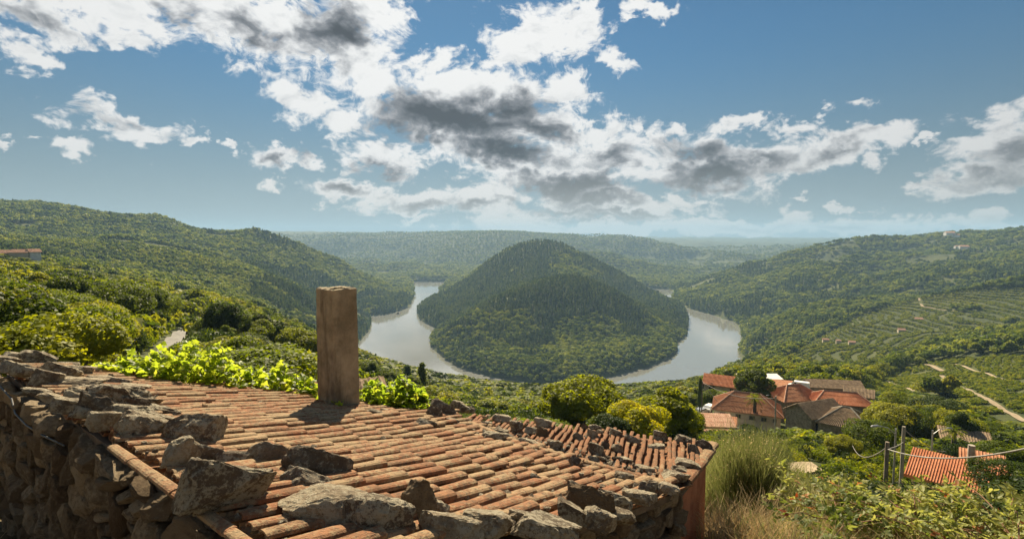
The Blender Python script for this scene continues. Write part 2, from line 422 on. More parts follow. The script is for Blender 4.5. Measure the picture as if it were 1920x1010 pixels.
def build_ground():
    th = np.concatenate([np.linspace(-math.pi, -1.15, 30, endpoint=False), np.linspace(-1.15, 1.15, 560), np.linspace(1.15, math.pi, 31)[1:-1]])
    rr = np.concatenate([[0.0], np.geomspace(0.6, 11000, 430)])
    R, T = np.meshgrid(rr, th, indexing='ij')
    X, Y = R * np.sin(T), R * np.cos(T)
    Z = height(X, Y)
    nr, ntt = R.shape
    v = np.stack([X, Y, Z], -1).reshape(-1, 3)
    i = np.arange(nr - 1)[:, None] * ntt; j = np.arange(ntt)[None, :]; j2 = (j + 1) % ntt
    f = np.stack([i + j, i + j2, i + ntt + j2, i + ntt + j], -1).reshape(-1, 4)[:, ::-1]
    o = mesh_obj('ground', v, f, M_GROUND, smooth=True, kind='structure')
    return R, T, Z
GR, GT, GZ = build_ground()

# river: one still sheet
def water():
    m, t = new_mat('water')
    pos = t.n('ShaderNodeNewGeometry').outputs['Position']
    patch = t.noise(pos, .006, 3, .5, .6)
    rip = t.noise(t.vmath('MULTIPLY', pos, (1, .45, 1)), .35, 3, .6)
    b = t.n('ShaderNodeBsdfPrincipled', ins={'Base Color': (.20, .20, .175, 1), 'IOR': 3.0, 'Specular IOR Level': .5,
            'Roughness': t.maprange(patch, .4, .65, .05, .11), 'Normal': bump(t, rip, .15, .2)})
    finish(t, b.outputs[0])
    mn, mx = RIVER.min(0) - 60, RIVER.max(0) + 60
    v = [(mn[0], mn[1], RIVER_Z), (mx[0], mn[1], RIVER_Z), (mx[0], mx[1], RIVER_Z), (mn[0], mx[1], RIVER_Z)]
    mesh_obj('river', v, np.array([[0, 1, 2, 3]]), m, kind='structure')
water()

# air: a closed box of thin haze
def haze(density):
    m, t = new_mat('haze_air')
    vol = t.n('ShaderNodeVolumePrincipled', ins={'Color': (.42, .66, .95, 1), 'Density': density, 'Anisotropy': .05})
    t.n('ShaderNodeOutputMaterial', ins={'Volume': vol.outputs[0]})
    x0, x1, y0, y1, z0, z1 = -11500, 11500, -11500, 11500, -275, 200
    v = [(x, y, z) for x in (x0, x1) for y in (y0, y1) for z in (z0, z1)]
    f = np.array([[0, 1, 3, 2], [4, 6, 7, 5], [0, 4, 5, 1], [2, 3, 7, 6], [0, 2, 6, 4], [1, 5, 7, 3]])
    mesh_obj('haze', v, f, m, kind='stuff')
haze(1.15e-4)
# ------------------------------------------------------------------ foliage materials
def leaf_material(name, c_dark, c_mid, c_light, trans=.45, gloss=.12, wscale=.02, card=True):
    m, t = new_mat(name)
    info = t.n('ShaderNodeObjectInfo')
    pos = t.n('ShaderNodeNewGeometry').outputs['Position']
    rnd = info.outputs['Random']
    w = t.noise(pos, wscale, 3, .5)
    f = t.noise(pos, 1.1, 3, .6)
    k = t.math('ADD', t.math('MULTIPLY', rnd, .85), t.math('ADD', t.math('MULTIPLY', t.math('SUBTRACT', w, .5), 1.5), t.math('MULTIPLY', f, .25)))
    c = t.ramp(k, [(0.05, c_dark), (.5, c_mid), (1.0, c_light)])
    d = t.n('ShaderNodeBsdfPrincipled', ins={'Base Color': c, 'Roughness': .55, 'Specular IOR Level': gloss})
    tcol = t.n('ShaderNodeHueSaturation', ins={'Hue': .485, 'Saturation': 1.12, 'Value': 1.9, 'Color': c}).outputs[0]
    tr = t.n('ShaderNodeBsdfTranslucent', ins={'Color': tcol})
    mx = t.n('ShaderNodeMixShader', ins={0: trans, 1: d.outputs[0], 2: tr.outputs[0]})
    finish(t, mx.outputs[0])
    return m
M_LEAF = leaf_material('broadleaf_leaves', (.036, .058, .010), (.105, .140, .018), (.22, .225, .030))
M_LEAF_Y = leaf_material('yellow_green_leaves', (.05, .075, .012), (.125, .165, .018), (.24, .25, .032), wscale=.3)
M_LEAF_FARSHADE = leaf_material('far_shade_leaves', (.034, .058, .012), (.098, .138, .022), (.21, .235, .040), trans=.42)  # far broadleaf crowns: hillside shade painted in as a cooler, less translucent green
M_PINE = leaf_material('pine_needles', (.026, .048, .013), (.062, .098, .026), (.12, .150, .036), trans=.32)
M_DARKLEAF = leaf_material('dark_leaves', (.014, .025, .008), (.030, .050, .012), (.06, .085, .018), trans=.3, wscale=.3)
M_WALNUT = leaf_material('walnut_leaves', (.08, .10, .012), (.21, .24, .024), (.36, .34, .038), trans=.55, wscale=.5)
M_BARK = simple_mat('bark', (.045, .035, .025), (.12, .095, .07), scale=6, bdist=.03)

# ------------------------------------------------------------------ tree builders (unit: metres)
def cards(P, Nrm, size, rng, aspect=.62, bend=0.0):
    """leaf-clump faces: diamonds round the points P, facing roughly along Nrm"""
    n = len(P)
    r = rng.normal(size=(n, 3)); r -= (r * Nrm).sum(1)[:, None] * Nrm
    a = r / (np.linalg.norm(r, axis=1)[:, None] + 1e-9)
    b = np.cross(Nrm, a)
    s = (size * rng.uniform(.65, 1.35, n))[:, None]
    v = np.stack([P - a * s, P - b * s * aspect + Nrm * s * .12, P + a * s, P + b * s * aspect + Nrm * s * .12], 1)
    return v.reshape(-1, 3), np.arange(n * 4).reshape(-1, 4)
def unit(v):
    return v / (np.linalg.norm(v, axis=1)[:, None] + 1e-9)
def crown_points(rng, n, R, H, z0, lobes=18, lobe_r=.42, spread=.8):
    """points and normals over the lobes of an uneven crown"""
    L = []
    for i in range(lobes):
        d = unit(rng.normal(size=(1, 3)))[0]
        d[2] = abs(d[2]) * 1.1 - .35
        rad = rng.uniform(.45, spread)
        L.append((np.array([d[0] * R * rad, d[1] * R * rad, z0 + H * .48 + d[2] * H * .5 * rad]), R * lobe_r * rng.uniform(.65, 1.2)))
    idx = rng.integers(0, lobes, n)
    c = np.array([L[i][0] for i in idx]); r = np.array([L[i][1] for i in idx])
    d = unit(rng.normal(size=(n, 3)))
    P = c + d * (r * rng.uniform(.72, 1.05, n))[:, None] * np.array([1, 1, .8])
    # drop what lies deep inside another lobe
    keep = np.ones(n, bool)
    for (lc, lr) in L:
        q = (P - lc) / np.array([1, 1, .8])
        keep &= (np.linalg.norm(q, axis=1) > lr * .70)
    keep &= P[:, 2] > z0 * .55
    nr = unit(d * .8 + rng.normal(size=(n, 3)) * .55 + np.array([0, 0, .25]))
    return P[keep], nr[keep]
def tube(path, radii, sides=6):
    """tapered limb along a path"""
    V, Fc = [], []
    path = [Vector(p) for p in path]
    for i, p in enumerate(path):
        d = (path[min(i + 1, len(path) - 1)] - path[max(i - 1, 0)]).normalized()
        u = d.orthogonal().normalized(); w = d.cross(u)
        if i:  # keep the frame from twisting
            u = (pu - d * pu.dot(d)).normalized(); w = d.cross(u)
        pu = u
        for k in range(sides):
            a = 2 * math.pi * k / sides
            V.append(tuple(p + (u * math.cos(a) + w * math.sin(a)) * radii[i]))
    for i in range(len(path) - 1):
        for k in range(sides):
            k2 = (k + 1) % sides
            Fc.append((i * sides + k, i * sides + k2, (i + 1) * sides + k2, (i + 1) * sides + k))
    Fc.append(tuple(range(sides))[::-1]); Fc.append(tuple((len(path) - 1) * sides + k for k in range(sides)))
    return V, Fc
def join_parts(parts):
    V, Fc, o = [], [], 0
    for v, f in parts:
        V += [tuple(p) for p in v]; Fc += [tuple(i + o for i in q) for q in f]; o += len(v)
    return V, Fc
def trunk_parts(rng, H, r, nlimb=5, top=.75):
    ps = []
    p = [(0, 0, -.6)]; lean = rng.uniform(-.06, .06, 2)
    for k in range(1, 6):
        z = H * top * k / 5
        p.append((lean[0] * z + rng.uniform(-.04, .04) * H * .2, lean[1] * z + rng.uniform(-.04, .04) * H * .2, z))
    ps.append(tube(p, [r * 1.25, r, r * .85, r * .65, r * .45, r * .2]))
    for k in range(nlimb):
        a = 2 * math.pi * (k + rng.uniform(0, .7)) / nlimb; z = H * rng.uniform(.22, .5); L = H * rng.uniform(.22, .36)
        b = [(lean[0] * z, lean[1] * z, z), (math.cos(a) * L * .5, math.sin(a) * L * .5, z + L * .35), (math.cos(a) * L, math.sin(a) * L, z + L * .95)]
        ps.append(tube(b, [r * .5, r * .33, r * .1], 5))
    return join_parts(ps)
def crown_mesh(kind, rng, lod):
    """unit tree 10 m tall"""
    H = 10.0
    if kind == 'pine':
        n = {0: 5200, 1: 800, 2: 170}[lod]; size = {0: .26, 1: .62, 2: 1.15}[lod]
        nl = 34
        lz = rng.uniform(2.0, 10.0, nl); la = rng.uniform(0, 6.283, nl)
        i = rng.integers(0, nl, n)
        zt = lz[i]; rr = (10.4 - zt) / 8.4
        reach = 2.5 * np.power(rr, .75) * (.6 + .4 * np.sin(la[i] * 7))
        q = rng.uniform(.1, 1, n)
        P = np.stack([np.cos(la[i]) * reach * q, np.sin(la[i]) * reach * q, zt + q * .5], 1) + rng.normal(size=(n, 3)) * np.array([.34, .34, .22]) * (.5 + rr)[:, None]
        Nn = unit(rng.normal(size=(n, 3)) + np.array([0, 0, .6]))
        return cards(P, Nn, size, rng, .5)
    R, z0, hh, lobes = {'round': (3.9, 1.6, 8.4, 22), 'wide': (4.8, 2.0, 7.6, 26), 'tall': (3.1, 1.8, 8.6, 20)}[kind]
    n = {0: 27000, 1: 1500, 2: 330}[lod]; size = {0: .15, 1: .55, 2: 1.0}[lod]
    P, Nn = crown_points(rng, n, R, hh, z0, lobes if lod < 2 else 12)
    return cards(P, Nn, size, rng)

class Proto:
    pass
PROTO = {}
def make_protos():
    rng = np.random.default_rng(5)
    for kind, cnt in (('round', 3), ('wide', 2), ('tall', 2), ('pine', 2)):
        for v in range(cnt):
            p = Proto(); p.kind = kind
            mats = M_PINE if kind == 'pine' else M_LEAF
            p.crown = []
            for lod in (0, 1, 2):
                vv, ff = crown_mesh(kind, rng, lod)
                o = mesh_obj('crown', vv, ff, [M_LEAF_FARSHADE if (lod == 2 and kind != 'pine') else mats, M_BARK], link=False)
                p.crown.append(o.data); bpy.data.objects.remove(o)
            vt, ft = trunk_parts(rng, 10.0, .22 if kind != 'pine' else .17, 6 if kind != 'pine' else 3, .75 if kind != 'pine' else .95)
            o = mesh_obj('trunk', vt, ft, M_BARK, link=False)
            p.trunk = o.data; bpy.data.objects.remove(o)
            PROTO[(kind, v)] = p
make_protos()
KINDS = list(PROTO.keys())
def place_tree(x, y, z, h, key, label, group=None, lod=0, cat='tree', width=1.0, name=None, rz=None, mat=None, rng=random):
    p = PROTO[key]
    r = empty(name or ('pine_tree' if key[0] == 'pine' else 'broadleaf_tree'), (x, y, z), rng.uniform(0, 6.28) if rz is None else rz)
    s = h / 10.0
    r.scale = (s * width, s * width, s)
    for nm, me in (('trunk', p.trunk), ('crown', p.crown[lod])):
        o = bpy.data.objects.new(nm, me); COL.objects.link(o); o.parent = r
        if mat and nm == 'crown':
            o.material_slots[0].link = 'OBJECT'; o.material_slots[0].material = mat
    tag(r, label, cat, group)
    return r

# ------------------------------------------------------------------ where the woods stand
def in_poly(px, py, P):
    return poly_dist(px, py, np.array(P, float)) > 0
CURVE_NEAR = np.array([(-400,470),(0,492),(100,512),(200,545),(290,588),(312,625),(318,645),(350,645),(372,625),(430,598),(470,615),(540,650),(600,662),(690,702),(800,742),(930,772),(1010,765),(1030,768),(1160,752),(1200,735),(1290,722),(1300,790),(1500,860),(1700,850),(1920,800),(2400,760)], float)
CURVE_MID = np.array([(-400,470),(0,484),(60,490),(200,512),(300,525),(335,548),(370,535),(455,548),(520,583),(590,612),(680,655),(780,702),(860,728),(930,746),(1050,741),(1150,747),(1200,736),(1290,708),(1335,700),(1345,690),(1380,668),(1400,655),(1480,652),(1560,640),(1640,640),(1700,648),(1760,640),(1830,625),(1920,612),(2400,560)], float)
VINEYARD = [(1628,735),(1650,712),(1690,690),(1760,676),(1850,664),(1920,668),(2150,640),(2150,900),(1960,850),(1900,835),(1850,790),(1790,745),(1740,735),(1690,752)]
TERRACES = [(1462,676),(1540,632),(1600,598),(1700,560),(1800,535),(1920,500),(2250,470),(2250,625),(1920,612),(1850,622),(1760,646),(1690,672),(1620,700),(1540,700)]
VILLAGE = [(1290,735),(1296,700),(1340,690),(1440,700),(1500,715),(1640,735),(1660,830),(1560,845),(1290,850)]
def forest_points():
    rng = np.random.default_rng(11)
    rows = []
    r = 20.0
    while r < 5200:
        s = 4.7 if r < 90 else (5.4 if r < 300 else (5.4 if r < 1000 else 5.4 * r / 1000))
        n = max(1, int(2 * 0.95 * r / s))
        th = (np.arange(n) + rng.uniform(-.42, .42, n)) / n * 1.9 - .95
        rr = r + rng.uniform(-.45, .45, n) * s
        rows.append(np.stack([rr * np.sin(th), rr * np.cos(th), np.full(n, s)], 1))
        r += s * .93
    P = np.concatenate(rows)
    x, y, s = P.T
    z = height(x, y)
    px, py = to_px(x, y, z)
    dist = np.hypot(x, y)
    keep = (px > -260) & (px < 2200) & (z > RIVER_Z + 1.0)
    # natural thinning: clearings on the sunny slopes
    cl = fbm(x / 130, y / 130, 3, 40)
    right = (px > 1290) & (dist > 700)
    keep &= ~(right & (cl > .12) & (fbm(x / 35, y / 35, 2, 4) > -.05))
    keep &= ~((dist > 300) & (cl > .46) & ((px < 780) | (px > 1290)))
    keep &= ~(in_poly(px, py, VINEYARD) & (dist > 170) & (dist < 480))
    keep &= ~(in_poly(px, py, TERRACES) & (dist > 400) & (dist < 1000) & (fbm(x / 60, y / 60, 2, 77) < .30))
    keep &= ~(in_poly(px, py, VILLAGE) & (dist < 190))
    keep &= ~((px > 1290) & (dist < 100))
    keep &= ~((px > 1140) & (dist < 42))
    keep &= ~((np.abs(x) < 14) & (y < 20))
    # the lane on the left and its verge
    lane = np.array(LANE)
    dl = np.full(len(x), 1e9)
    for i in range(len(lane) - 1):
        e = lane[i + 1] - lane[i]
        t = np.clip(((x - lane[i, 0]) * e[0] + (y - lane[i, 1]) * e[1]) / (e @ e), 0, 1)
        dl = np.minimum(dl, np.hypot(x - lane[i, 0] - t * e[0], y - lane[i, 1] - t * e[1]))
    keep &= ~(dl < 4.2)
    keep &= ~((np.abs(px - 322) < 15) & (dist < 90) & (dist > 30))
    x, y, z, s, px, py, dist, dl = (a[keep] for a in (x, y, z, s, px, py, dist, dl))
    n = len(x)
    # species
    pn = fbm(x / 170, y / 170, 3, 55) + .35 * vnoise(x / 20, y / 20, 9)
    pine_bias = np.full(n, .30)
    pine_bias[(px > 780) & (px < 1300) & (dist > 1100) & (dist < 2000)] = -.02
    pine_bias[(px > 900) & (px < 1270) & (py < 600) & (dist > 700) & (dist <= 1100)] = .24
    pine_bias[dist > 2000] = 9
    pine_bias[(px > 470) & (px < 700) & (dist > 600) & (dist < 1300)] = -.1
    pine_bias[(px > 1400) & (px < 1720) & (py > 560) & (dist > 650) & (dist < 1150)] = -.05
    pine = pn > pine_bias
    var = np.where(pine, 7 + rng.integers(0, 2, n), rng.integers(0, 7, n))
    h = np.where(pine, rng.uniform(7.5, 11.5, n), rng.uniform(5, 10.5, n)) * np.clip(s / 5.4, 1, 1.45)
    h = np.where(dist < 90, rng.uniform(5, 11, n), h)
    h = np.where((px > 650) & (px < 1320) & (dist < 330), h * .62, h)
    # trees never rise above the outline that the wood has against river and hills
    cn = np.interp(px, CURVE_NEAR[:, 0], CURVE_NEAR[:, 1]) + rng.uniform(0, 26, n)
    cm = np.interp(px, CURVE_MID[:, 0], CURVE_MID[:, 1]) + rng.uniform(-3, 12, n)
    lim = np.where(dist < 95, cn, cm)
    lim = np.where((px > 1600) & (dist < 240) & (dist >= 85), np.interp(px, [1600, 1660, 1720, 1780, 1850, 1920], [742, 742, 735, 740, 775, 815]) + rng.uniform(0, 14, n), lim)
    fwd = y * math.cos(PITCH) - z * math.sin(PITCH)
    hmax = (py - lim) / F * fwd
    lm = dist < 520
    h = np.where(lm, np.minimum(h, hmax), h)
    ok = h > 1.6
    return [a[ok] for a in (x, y, z, h, var, px, py, dist, s)]

LANE = [(at(a, b, c).x, at(a, b, c).y) for a, b, c in ((225,700,34),(268,672,45),(305,655,56),(327,638,70),(333,622,86),(345,612,110),(400,608,150))]
LANE = [np.array(q) for q in LANE]
FX = forest_points()
print('forest', len(FX[0]))

def build_forest():
    x, y, z, h, var, px, py, dist, s = FX
    rng = np.random.default_rng(3)
    inframe = (px > -110) & (px < 2020)
    size = np.where(inframe, h / dist, 0)
    order = np.argsort(-size)
    near = order[:285]
    rest = order[285:]; rest = rest[dist[rest] > 75]
    for i in near:
        key = KINDS[var[i]]
        d, p = dist[i], px[i]
        if key[0] == 'pine':
            lab, grp = ('dark green conifer standing among rounded broadleaf trees below the roof', 'conifers in the nearer wood')
        elif p < 300 and d < 100:
            lab, grp = ('big rounded chestnut tree in the dense wood left of the asphalt lane', 'chestnut trees left of the lane')
        elif p < 640 and d < 60:
            lab, grp = ('dark green leafy tree close behind the bright vine and left of the chimney', 'trees close behind the vine')
        elif p < 640 and d < 130:
            lab, grp = ('leafy tree in the middle of the wood between the lane and the chimney', 'trees in the middle wood left of the chimney')
        elif p < 640:
            lab, grp = ('smaller tree on the farther ridge of the wood left of the chimney', 'trees on the farther ridge left of the chimney')
        elif p < 1330 and d > 120:
            lab, grp = ('small tree near the river brink far below the roof', 'trees by the river brink below the roof')
        elif p < 1330:
            lab, grp = ('low leafy tree on the slope falling to the river behind the roof', 'trees on the slope behind the roof')
        elif d > 170:
            lab, grp = ('round tree in the belt between the hamlet and the vineyards', 'tree belt above the hamlet')
        else:
            lab, grp = ('bushy green tree around the hillside village on the right', 'trees round the village')
        place_tree(x[i], y[i], z[i] - .2, h[i], key, lab, grp, lod=0 if d < 130 else 1, width=float(np.clip(1.0 + rng.uniform(-.1, .35), .8, 1.5)) * (1.0 if h[i] > 5 else 1.35), rng=random, mat=(M_LEAF_Y if (key[0] != 'pine' and p < 1290 and rng.random() < .28) else None))
    # everything farther: one object of instanced trees, picked from trees that stand in the scene
    src = {}
    far_spots = [i for i in order[300:6000] if dist[i] > 330 and dist[i] < 600]
    for lod in (1, 2):
        for k, key in enumerate(KINDS):
            i = far_spots.pop(0) if lod == 1 else far_spots.pop(-1)
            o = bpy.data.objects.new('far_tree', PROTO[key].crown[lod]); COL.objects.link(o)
            sc = h[i] / 10.0
            o.location = (x[i], y[i], z[i]); o.scale = (sc, sc, sc)
            if key[0] == 'pine':
                tag(o, 'small dark conifer far down the wooded slope towards the river', 'tree', 'single conifers far down the slope')
            else:
                tag(o, 'small round broadleaf tree far down the wooded slope towards the river', 'tree', 'single broadleaf trees far down the slope')
            src[(lod, k)] = o
    i = rest
    lod = np.where(dist[i] < 420, 1, 2)
    code = (lod - 1) * len(KINDS) + var[i]
    me = bpy.data.meshes.new('distant_forest')
    me.vertices.add(len(i))
    me.vertices.foreach_set('co', np.stack([x[i], y[i], z[i] - .3], 1).astype(np.float32).ravel())
    sc = (h[i] / 10.0)
    wd = np.clip(s[i] / 7.0, .75, 3) * rng.uniform(.9, 1.25, len(i))
    pine = var[i] >= 7
    wx = np.where(pine, np.maximum(sc, wd * .75), np.maximum(sc * .95, np.minimum(wd, sc * 1.5)))
    for nm, ty, arr in (('code', 'INT', code.astype(np.int32)), ('size', 'FLOAT_VECTOR', np.stack([wx, wx, sc], 1).astype(np.float32).ravel()), ('turn', 'FLOAT', rng.uniform(0, 6.28, len(i)).astype(np.float32))):
        a = me.attributes.new(nm, ty, 'POINT')
        a.data.foreach_set('vector' if ty == 'FLOAT_VECTOR' else 'value', arr)
    ob = bpy.data.objects.new('distant_forest', me); COL.objects.link(ob)
    ob['kind'] = 'stuff'
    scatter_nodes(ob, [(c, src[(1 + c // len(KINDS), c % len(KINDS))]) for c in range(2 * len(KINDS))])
    tag(ob, 'dense forest covering the far slopes on both sides of the river', 'forest')

def scatter_nodes(ob, sources):
    ng = bpy.data.node_groups.new('scatter', 'GeometryNodeTree')
    ng.interface.new_socket('Geometry', in_out='INPUT', socket_type='NodeSocketGeometry')
    ng.interface.new_socket('Geometry', in_out='OUTPUT', socket_type='NodeSocketGeometry')
    N, L = ng.nodes, ng.links
    gi = N.new('NodeGroupInput'); go = N.new('NodeGroupOutput'); jn = N.new('GeometryNodeJoinGeometry')
    def attr(name, ty):
        a = N.new('GeometryNodeInputNamedAttribute'); a.data_type = ty; a.inputs[0].default_value = name
        return a.outputs[0]
    code, size, turn = attr('code', 'INT'), attr('size', 'FLOAT_VECTOR'), attr('turn', 'FLOAT')
    cx = N.new('ShaderNodeCombineXYZ'); L.new(turn, cx.inputs[2])
    for c, src in sources:
        cmp = N.new('FunctionNodeCompare'); cmp.data_type = 'INT'; cmp.operation = 'EQUAL'
        L.new(code, cmp.inputs[2]); cmp.inputs[3].default_value = c
        oi = N.new('GeometryNodeObjectInfo'); oi.inputs[0].default_value = src; oi.inputs[1].default_value = True
        oi.transform_space = 'ORIGINAL'
        ip = N.new('GeometryNodeInstanceOnPoints')
        L.new(gi.outputs[0], ip.inputs['Points']); L.new(cmp.outputs[0], ip.inputs['Selection'])
        L.new(oi.outputs['Geometry'], ip.inputs['Instance']); L.new(cx.outputs[0], ip.inputs['Rotation']); L.new(size, ip.inputs['Scale'])
        L.new(ip.outputs[0], jn.inputs[0])
    L.new(jn.outputs[0], go.inputs[0])
    md = ob.modifiers.new('scatter', 'NODES'); md.node_group = ng
build_forest()
# ------------------------------------------------------------------ materials of the old house
def tile_mat(name='old_tile', fresh=False):
    m, t = new_mat(name)
    co = t.n('ShaderNodeTexCoord').outputs['Object']
    pos = t.n('ShaderNodeNewGeometry').outputs['Position']
    rnd = t.n('ShaderNodeObjectInfo').outputs['Random']
    off = t.vmath('ADD', pos, (3, 1, 0))
    clay = t.mix(t.maprange(rnd, 0, 1, 0, 1, 'LINEAR'), (.25, .100, .045), (.33, .170, .085))
    clay = t.mix(t.maprange(t.noise(off, 9, 5, .6), .35, .7), clay, (.17, .095, .050))
    li = t.noise(off, 22, 8, .72)
    li2 = t.noise(off, 2.3, 4, .6)
    mask = t.maprange(t.math('ADD', li, t.math('MULTIPLY', t.math('SUBTRACT', li2, .5), .9)), .44 if not fresh else .56, .58 if not fresh else .70)
    c = t.mix(t.math('MULTIPLY', mask, .68), clay, (.35, .265, .15))
    dk = t.maprange(t.noise(off, 30, 6, .72), .52, .64)
    c = t.mix(t.math('MULTIPLY', dk, .75), c, (.085, .070, .050))
    b = t.n('ShaderNodeBsdfPrincipled', ins={'Base Color': c, 'Roughness': .9, 'Specular IOR Level': .2, 'Normal': bump(t, t.math('ADD', li, t.noise(off, 90, 3, .6)), .8, .012)})
    finish(t, b.outputs[0])
    return m
M_TILE = tile_mat()
M_TILE2 = tile_mat('newer_tile', True)
def rock_mat(name, c1, c2, lichen=.55, lcol=(.42, .38, .29)):
    m, t = new_mat(name)
    co = t.n('ShaderNodeTexCoord').outputs['Object']
    rnd = t.n('ShaderNodeObjectInfo').outputs['Random']
    sh = t.n('ShaderNodeCombineXYZ', ins={0: t.math('MULTIPLY', rnd, 37.0), 1: t.math('MULTIPLY', rnd, 11.0)}).outputs[0]
    v = t.vmath('ADD', co, sh)
    a = t.noise(v, 6, 6, .62); b_ = t.noise(v, 30, 8, .72); g = t.noise(v, 95, 4, .6)
    c = t.mix(t.maprange(t.math('ADD', a, t.math('MULTIPLY', t.math('SUBTRACT', rnd, .5), .35)), .35, .68), c1, c2)
    lm = t.maprange(t.math('ADD', b_, t.math('MULTIPLY', t.math('SUBTRACT', a, .5), .6)), lichen - .04, lichen + .08)
    c = t.mix(t.math('MULTIPLY', lm, .85), c, lcol)
    c = t.mix(t.maprange(g, .58, .7, 0, .75), c, (.045, .040, .032))
    h = t.math('ADD', t.math('MULTIPLY', a, .9), t.math('ADD', b_, t.math('MULTIPLY', g, .35)))
    b = t.n('ShaderNodeBsdfPrincipled', ins={'Base Color': c, 'Roughness': .92, 'Specular IOR Level': .2, 'Normal': bump(t, h, 1.0, .06)})
    finish(t, b.outputs[0])
    return m
M_ROCK = rock_mat('lichened_stone', (.17, .130, .088), (.39, .305, .20), .48, (.52, .46, .33))
M_ROCKD = rock_mat('dark_slate_stone', (.125, .097, .068), (.27, .215, .15), .55)
M_ROCKB = rock_mat('brown_stone', (.17, .115, .065), (.33, .24, .14), .66)
M_WALLST = rock_mat('wall_stone', (.24, .175, .105), (.52, .40, .25), .60, (.40, .35, .25))
M_MORTAR = simple_mat('earth_mortar', (.045, .034, .024), (.11, .08, .055), 7, bdist=.04, bumps=1)

# ------------------------------------------------------------------ rocks
def rock_data(seed, dims, sub=3, cuts=9, rough=.05, boxy=1.0):
    """a broken stone: a sphere cut by random planes, then roughened; dims are full sizes"""
    rg = np.random.default_rng(seed)
    bm = bmesh.new(); bmesh.ops.create_icosphere(bm, subdivisions=sub, radius=1.0)
    V = np.array([v.co[:] for v in bm.verts])
    V = np.sign(V) * np.abs(V) ** boxy
    n = unit(rg.normal(size=(cuts, 3))); dcut = rg.uniform(.50, .86, cuts)
    n[0] = unit(np.array([[.15, .1, 1]]))[0]; dcut[0] = .55
    n[1] = (0, 0, -1); dcut[1] = .5
    for k in range(cuts):
        ex = V @ n[k] - dcut[k]
        V = V - np.where(ex > 0, ex, 0)[:, None] * n[k] * .94
    nx = fbm(V[:, 0] * 2.2 + seed, V[:, 1] * 2.2 + V[:, 2] * 1.7, 4, seed % 97, .68) + .5 * np.abs(fbm(V[:, 0] * 5 - V[:, 2] * 3, V[:, 1] * 5 + V[:, 2] * 4, 3, seed % 89, .7))
    V = V * (1 + rough * 3.4 * nx)[:, None]
    V += rg.normal(size=V.shape) * rough * .24
    ext = V.max(0) - V.min(0)
    V = (V - (V.max(0) + V.min(0)) / 2) / ext * np.array(dims)
    for v, c in zip(bm.verts, V):
        v.co = c
    me = bpy.data.meshes.new('stone')
    bm.to_mesh(me); bm.free()
    return me

# ------------------------------------------------------------------ roof planes
G1 = (-1.26, -.169, -.220)              # z = a + b x + c y   (main pitch)
D1 = np.array([.610, .792, -.277]); C1 = np.array([.792, -.610, 0.0])
PA, PB = np.array([-.63, 7.4]), np.array([1.96, 5.7])     # where the two pitches meet
def z1(x, y):
    return G1[0] + G1[1] * x + G1[2] * y
_za = z1(*PA)
G2 = (_za - (-.088) * PA[0] - (-.0986) * PA[1], -.088, -.0986)
def z2(x, y):
    return G2[0] + G2[1] * x + G2[2] * y
def zroof(x, y):
    side = (PB[0] - PA[0]) * (y - PA[1]) - (PB[1] - PA[1]) * (x - PA[0])
    return z2(x, y) if side > 0 and x > PA[0] - .2 else z1(x, y)
def hit(px, py, G):
    d = pdir(px, py)
    s = G[0] / (d.z - G[1] * d.x - G[2])
    return d * s
E1 = hit(1337, 838, G2); E0 = hit(884, 777, G2)
SEAM = [hit(a, b, G1) for a, b in ((1246, 910), (1157, 888), (1083, 868), (1003, 844), (940, 822))]
SEAM = [(p.x, p.y) for p in SEAM]
ROOF1 = [(-6.0, 5.98), (-.85, 2.25), (-.37, 3.0), (.40, 3.75), (1.1, 4.55), (1.96, 5.7)] + SEAM + [(-.63, 7.4), (-1.15, 8.0), (-2.2, 8.1), (-3.4, 8.5), (-4.5, 8.1), (-5.2, 7.2)]
ROOF2 = [(1.96, 5.7), (E1.x, E1.y), (E0.x, E0.y), (-.75, 7.55), (-.63, 7.4)] + SEAM[::-1]

def tile_data(length=.53, r0=.056, r1=.047, th=.015, up=True, seg=6):
    """half-round clay tile lying along +x (x=0 upper narrow end, x=length lower wide end)"""
    V, Fc = [], []
    for xi, r in ((0, r1), (length, r0)):
        for rr in (r, r - th):
            for k in range(seg + 1):
                a = math.pi * k / seg
                V.append((xi, math.copysign(abs(math.cos(a)) ** .75, math.cos(a)) * rr, math.sin(a) ** .65 * rr * (.68 if up else -.55)))
    n = seg + 1
    for k in range(seg):
        Fc.append((k, k + 1, 2 * n + k + 1, 2 * n + k))
        Fc.append((n + k + 1, n + k, 3 * n + k, 3 * n + k + 1))
        Fc.append((2 * n + k, 2 * n + k + 1, 3 * n + k + 1, 3 * n + k))
        Fc.append((k + 1, k, n + k, n + k + 1))
    Fc.append((0, 2 * n, 3 * n, n)); Fc.append((n - 1, 2 * n - 1, 4 * n - 1, 3 * n - 1))
    if not up:
        Fc = [f[::-1] for f in Fc]
    return V, Fc
def basis(d, c, z=None):
    x = Vector(d).normalized(); y = Vector(c).normalized(); zc = x.cross(y)
    if zc.z < 0:
        y = -y; zc = x.cross(y)
    m = Matrix((x, y, zc)).transposed()
    return m

